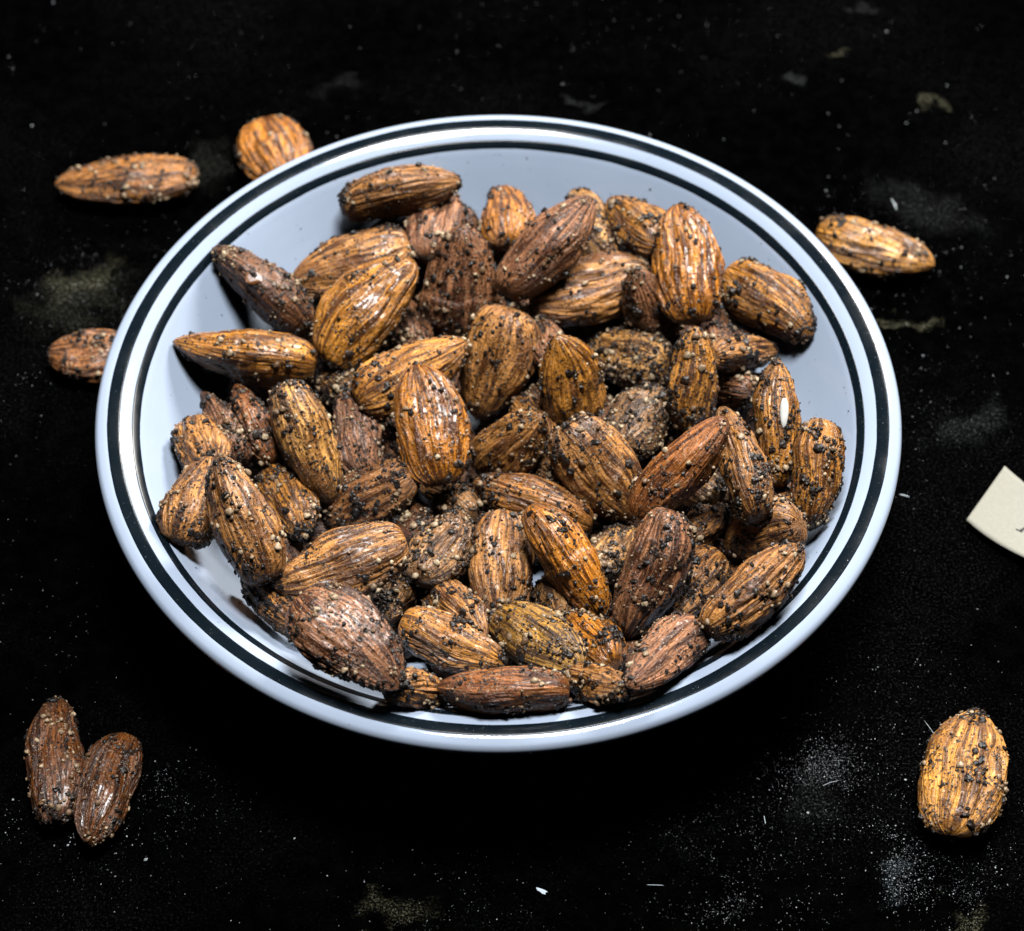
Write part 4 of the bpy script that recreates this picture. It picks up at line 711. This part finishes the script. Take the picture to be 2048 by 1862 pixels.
def scatter(V, d1, n, rng, clump, seed):
    w = pn(V * 210 + seed) + clump
    w = np.clip(w, 0.02, None) ** 1.7
    # area weight: rings near the ends are dense in vertices
    w = w * (np.hypot(V[:, 1], V[:, 2]) + 2e-4)
    idx = rng.choice(len(V), size=n, p=w / w.sum())
    return V[idx] + rng.normal(size=(n, 3)) * .0001, d1[idx]


def make_almond(k, d):
    rng = np.random.RandomState(100 + k)
    basey = d.get('base', False)
    nu, nv = (40, 64) if basey else (72, 150)
    me, V, Tt, c, sn, d1 = almond_mesh(d, rng, nu, nv)
    o = put('almond', me, AL)
    x = Vector(d['x']).normalized()
    n = Vector(d['n'])
    n = (n - n.dot(x) * x).normalized()
    y = n.cross(x)
    M = Matrix((x, y, n)).transposed().to_4x4()
    M.translation = Vector(d['c'])
    o.matrix_world = M
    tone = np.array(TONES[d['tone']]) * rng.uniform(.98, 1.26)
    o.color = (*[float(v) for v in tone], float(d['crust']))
    o.pass_index = 10 if d['o'].get('gloss') else int(rng.randint(0, 5))
    tag(o, d['label'], 'almond', 'loose almonds on the tabletop' if d['table'] else 'seasoned almonds heaped in the bowl')
    cr = d['crust']
    scale = .4 if basey else 1.0
    npep = int(scale * (120 + 240 * cr) * rng.uniform(.8, 1.2))
    npal = int(scale * (46 + 105 * cr) * rng.uniform(.7, 1.3))
    if cr > 2.5:      # nuts rolled through the seasoning
        npep, npal = int(npep * 1.3), int(npal * 2.2)
    nm = np.column_stack([np.zeros(len(d1)), d1[:, 1], d1[:, 2]])
    nm[:, 0] = np.where(Tt < .12, .8, np.where(Tt > .9, -.8, 0))
    p, q = scatter(V, nm, npep, rng, .28 + .6 * max(0, cr - 1.7), rng.uniform(0, 50, 3))
    rad = np.clip(rng.lognormal(math.log(.00023), .50, npep), .00010, .00070)
    tag(put('pepper_grains', grains('pepper_grains', p, q, rad, rng, .7, .15, False), PEP, o), kind='stuff')
    p, q = scatter(V, nm, npal, rng, .16 + .6 * max(0, cr - 1.7), rng.uniform(0, 50, 3))
    rad = np.clip(rng.lognormal(math.log(.00022), .58, npal), .00010, .00062)
    tag(put('seasoning_grains', grains('seasoning_grains', p, q, rad, rng, .75, .25), PAL, o), kind='stuff')
    # a splinter of blanched nut or a chip of skin stuck on two of the almonds
    if d['o'].get('sliver') or d['o'].get('chip'):
        sl = bool(d['o'].get('sliver'))
        side = 1 if y.x > 0 else -1
        tt, lat = (.47, .28 * side) if sl else (.42, .1 * side)
        ln, wd, th = (.0062, .0017, .0007) if sl else (.0034, .0026, .0006)
        r = float(profw(np.array([tt]))[0])
        cen = np.array([(.5 - tt) * d['L'], lat * r * d['W'] / 2, math.sqrt(1 - lat * lat) * r * d['D'] / 2 + .0004])
        Vi, Fi = ICO[2]
        Q = Vi.copy()
        if sl:
            Q = Q * np.array([ln / 2, wd / 2, th / 2]) * (1 + .25 * Q[:, :1] * np.array([0, 1, 0]))
        else:
            Q = np.sign(Q) * np.abs(Q) ** .6 * np.array([ln / 2, wd / 2, th / 2]) * rng.uniform(.8, 1.2, (len(Q), 1))
            an = .7
            Q = Q @ np.array([[math.cos(an), math.sin(an), 0], [-math.sin(an), math.cos(an), .25], [0, 0, 1]])
        c_ = put('sliver' if sl else 'skin_chip', mesh_np('bit', Q + cen, None, Fi, smooth=sl), SLV if sl else CHP, o)
        c_['label'] = 'white rice shaped sliver' if sl else 'shiny brown chip of skin'
    return o


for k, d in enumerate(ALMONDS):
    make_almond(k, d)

# pepper and crumbs that fell off on to the glaze
_rg = np.random.RandomState(77)
_a = _rg.uniform(0, 2 * np.pi, 340)
_r = _rg.uniform(.050, .0690, 340)
_p = np.column_stack([_r * np.cos(_a), _r * np.sin(_a), np.interp(_r, *TOPZ)])
_n = np.column_stack([-np.cos(_a) * .6, -np.sin(_a) * .6, np.full(340, .8)])
tag(put('fallen_pepper', grains('fallen_pepper', _p, _n, np.clip(_rg.lognormal(math.log(.00008), .6, 340), .00003, .00034), _rg, .8, .3, False), PEP),
    'dark pepper crumbs fallen on the bare white inside of the bowl', 'crumbs', None, 'stuff')

# ------------------------------------------------------------------ paper card at the right edge
def card():
    N = NT('cream_paper')
    oc = N.n('ShaderNodeTexCoord').outputs['Object']
    f = N.noise(oc, 1400.0, 3.0, 0.6)
    b = N.noise(oc, 90.0, 2.0)
    c = N.mix(N.ramp(f, 0.35, 0.7), (0.31, 0.30, 0.25), (0.34, 0.33, 0.275))
    c = N.mix(N.ramp(b, 0.45, 0.7, 0.0, 0.4), c, (0.32, 0.30, 0.24))
    N.link(c, N.b.inputs['Base Color'])
    N.b.inputs['Roughness'].default_value = 0.85
    N.bump(f, 0.3, 0.0001)
    n, m = 24, 16
    V = []
    upe, lowe = np.array(CARD['upper']), np.array(CARD['lower'])

    def along(P, s):
        k = np.linspace(0, 1, len(P))
        return np.array([np.interp(s, k, P[:, 0]), np.interp(s, k, P[:, 1])])
    for i in range(n + 1):
        for j in range(m + 1):
            s, v = i / n, j / m
            p = along(upe, s) * (1 - v) + along(lowe, s) * v
            V.append([p[0], p[1], .0012 + .0010 * v + .0030 * s * s * v + .0006 * (1 - s) * (1 - v)])
    V = np.array(V)
    Fq = [[i * (m + 1) + j, (i + 1) * (m + 1) + j, (i + 1) * (m + 1) + j + 1, i * (m + 1) + j + 1] for i in range(n) for j in range(m)]
    Fq = np.array(Fq)[:, ::-1]
    nv = len(V)
    V2 = np.vstack([V, V - [0, 0, .00025]])
    F2 = [Fq, Fq[:, ::-1] + nv]
    edge = []
    bl = [i * (m + 1) for i in range(n + 1)] + [n * (m + 1) + j for j in range(1, m + 1)] + [i * (m + 1) + m for i in range(n - 1, -1, -1)] + [j for j in range(m - 1, 0, -1)]
    for a, b in zip(bl, bl[1:] + bl[:1]):
        edge.append([a, b, b + nv, a + nv])
    F2.append(np.array(edge))
    o = put('paper_card', mesh_np('paper_card', V2, np.vstack(F2)), N.m)
    tag(o, 'corner of a cream paper label with a bit of black lettering at the right edge', 'paper label')
    # the visible foot of one printed letter: a slanted stem with its serif
    ink = mat_plain('black_ink', (.012, .011, .010), .6)

    def onpaper(P):
        P = np.array(P)
        d2 = ((V[:, None, :2] - P[None]) ** 2).sum(2)
        return np.column_stack([P, V[d2.argmin(0), 2] + .00012])
    for name, quad in (('ink_stem', CARD['stem']), ('ink_serif', CARD['serif'])):
        q = np.array(quad)
        g = np.array([[(1 - a) * ((1 - b) * q[0] + b * q[1]) + a * ((1 - b) * q[3] + b * q[2]) for b in (0, .5, 1)] for a in np.linspace(0, 1, 7)]).reshape(-1, 2)
        Fg = np.array([[i * 3 + j, i * 3 + j + 1, (i + 1) * 3 + j + 1, (i + 1) * 3 + j] for i in range(6) for j in range(2)])
        put(name, mesh_np(name, onpaper(g), Fg), ink, o)


card()

# ------------------------------------------------------------------ dust, lint and crumbs on the table
DUSTM = mat_plain('dust', (.42, .44, .46), .9, .1)
FIBM = mat_plain('lint', (.62, .68, .72), .7, .2)


def dust():
    rng = np.random.RandomState(3)
    P, S = [], []
    for (x, y, sx, sy, an, n, sz) in CLOUDS:
        g = rng.normal(size=(n, 2)) * [sx, sy]
        ca, sa = math.cos(an), math.sin(an)
        P.append(np.column_stack([x + g[:, 0] * ca - g[:, 1] * sa, y + g[:, 0] * sa + g[:, 1] * ca]))
        S.append(rng.lognormal(math.log(sz * .55), .5, n))
        m = pn(np.column_stack([P[-1] * 150, np.full(n, x * 90)])) + .10 > rng.uniform(-.35, .55, n)
        P[-1], S[-1] = P[-1][m], S[-1][m]
    n = 16000
    U = rng.uniform([-.14, -.14], [.15, .19], (n, 2))
    keep = pn(np.column_stack([U * 26, np.zeros(n)])) + .22 + .5 * np.clip(-U[:, 1] * 3, -.6, .6) > rng.uniform(-.3, .9, n)
    P.append(U[keep])
    S.append(rng.lognormal(math.log(.000030), .6, keep.sum()))
    # coarser single specks
    n = 150
    U = rng.uniform([-.13, -.13], [.14, .17], (n, 2))
    U[60:] = rng.uniform([.02, .02], [.13, .16], (n - 60, 2))
    P.append(U)
    S.append(rng.lognormal(math.log(.00010), .45, n))
    P, S = np.vstack(P), np.clip(np.concatenate(S), .00002, .00028)
    z = np.zeros(len(P))
    keep = (np.hypot(P[:, 0], P[:, 1]) > .043)
    P, S, z = P[keep], S[keep], z[keep]
    # a little settled on the two dark rings of the rim
    a = rng.uniform(-1.9, .7, 260)
    rr = np.where(rng.uniform(size=260) < .5, rng.uniform(.0732, .0754, 260), rng.uniform(.0696, .0707, 260))
    top = fullp[:int(15 * 12)]
    P = np.vstack([P, np.column_stack([rr * np.cos(a), rr * np.sin(a)])])
    S = np.concatenate([S, np.clip(rng.lognormal(math.log(.000035), .4, 260), .00002, .00009)])
    z = np.concatenate([z, np.interp(rr, top[:, 0], top[:, 1]) + .00005])
    O = np.array([[1, 0, 0], [0, 1, 0], [-1, 0, 0], [0, -1, 0], [0, 0, 1], [0, 0, -.3]], float)
    OF = np.array([[0, 1, 4], [1, 2, 4], [2, 3, 4], [3, 0, 4], [1, 0, 5], [2, 1, 5], [3, 2, 5], [0, 3, 5]])
    n = len(P)
    sc = S[:, None, None] * rng.uniform(.5, 1.6, (n, 1, 3)) * [1, 1, .7]
    an = rng.uniform(0, 6.28, n)
    Q = O[None] * sc * rng.uniform(.7, 1.3, (n, 6, 1))
    X = Q[..., 0] * np.cos(an)[:, None] - Q[..., 1] * np.sin(an)[:, None]
    Y = Q[..., 0] * np.sin(an)[:, None] + Q[..., 1] * np.cos(an)[:, None]
    V = np.stack([X + P[:, 0:1], Y + P[:, 1:2], Q[..., 2] + z[:, None] + .00003], -1).reshape(-1, 3)
    F = (OF[None] + (np.arange(n) * 6)[:, None, None]).reshape(-1, 3)
    tag(put('dust', mesh_np('dust', V, None, F, smooth=False), DUSTM), 'pale flour like dust and specks strewn over the black tabletop', 'dust', None, 'stuff')


dust()


def tube(path, r, n=6):
    path = np.array(path)
    V, F = [], []
    for i, p in enumerate(path):
        tg = path[min(i + 1, len(path) - 1)] - path[max(i - 1, 0)]
        tg /= np.linalg.norm(tg) + 1e-12
        a = np.cross(tg, [0, 0, 1.0])
        a /= np.linalg.norm(a) + 1e-12
        b = np.cross(a, tg)
        rr = r * (.45 if i in (0, len(path) - 1) else 1)
        for k in range(n):
            an = 2 * math.pi * k / n
            V.append(p + rr * (math.cos(an) * a + math.sin(an) * b))
    for i in range(len(path) - 1):
        for k in range(n):
            F.append([i * n + k, i * n + (k + 1) % n, (i + 1) * n + (k + 1) % n, (i + 1) * n + k])
    return np.array(V), np.array(F)


for f in FIBRES:
    a, b = np.array(f['a']), np.array(f['b'])
    d = b - a
    perp = np.array([-d[1], d[0]])
    path = []
    for s in np.linspace(0, 1, 9):
        q = a + d * s + perp * f['bend'] * 4 * s * (1 - s)
        path.append([q[0], q[1], f['r'] + .00003])
    V, F = tube(path, f['r'])
    tag(put('lint_fibre', mesh_np('lint_fibre', V, F), FIBM), f['label'], 'lint', 'lint fibres on the tabletop')

c0 = np.array(FLAKE)
rngf = np.random.RandomState(9)
ang = np.linspace(0, 2 * np.pi, 14, endpoint=False)
rad = np.stack([np.cos(ang) * .00135, np.sin(ang) * .00045], -1) * rngf.uniform(.65, 1.25, (14, 1))
rot = -.45
rad = rad @ np.array([[math.cos(rot), math.sin(rot)], [-math.sin(rot), math.cos(rot)]])
V = np.vstack([np.column_stack([c0 + rad, np.full(14, .0004)]), np.column_stack([c0 + rad * .96, np.full(14, .0001)]), [[c0[0], c0[1], .0005]], [[c0[0], c0[1], .0001]]])
F = [[i, (i + 1) % 14, 28] for i in range(14)] + [[14 + (i + 1) % 14, 14 + i, 29] for i in range(14)]
F4 = [[14 + i, 14 + (i + 1) % 14, (i + 1) % 14, i] for i in range(14)]
tag(put('paint_flake', mesh_np('paint_flake', V, np.array(F4), np.array(F), smooth=False), mat_plain('pale_flake', (.66, .74, .82), .8)),
    'small pale ragged flake lying on the table in front of the bowl', 'flake')
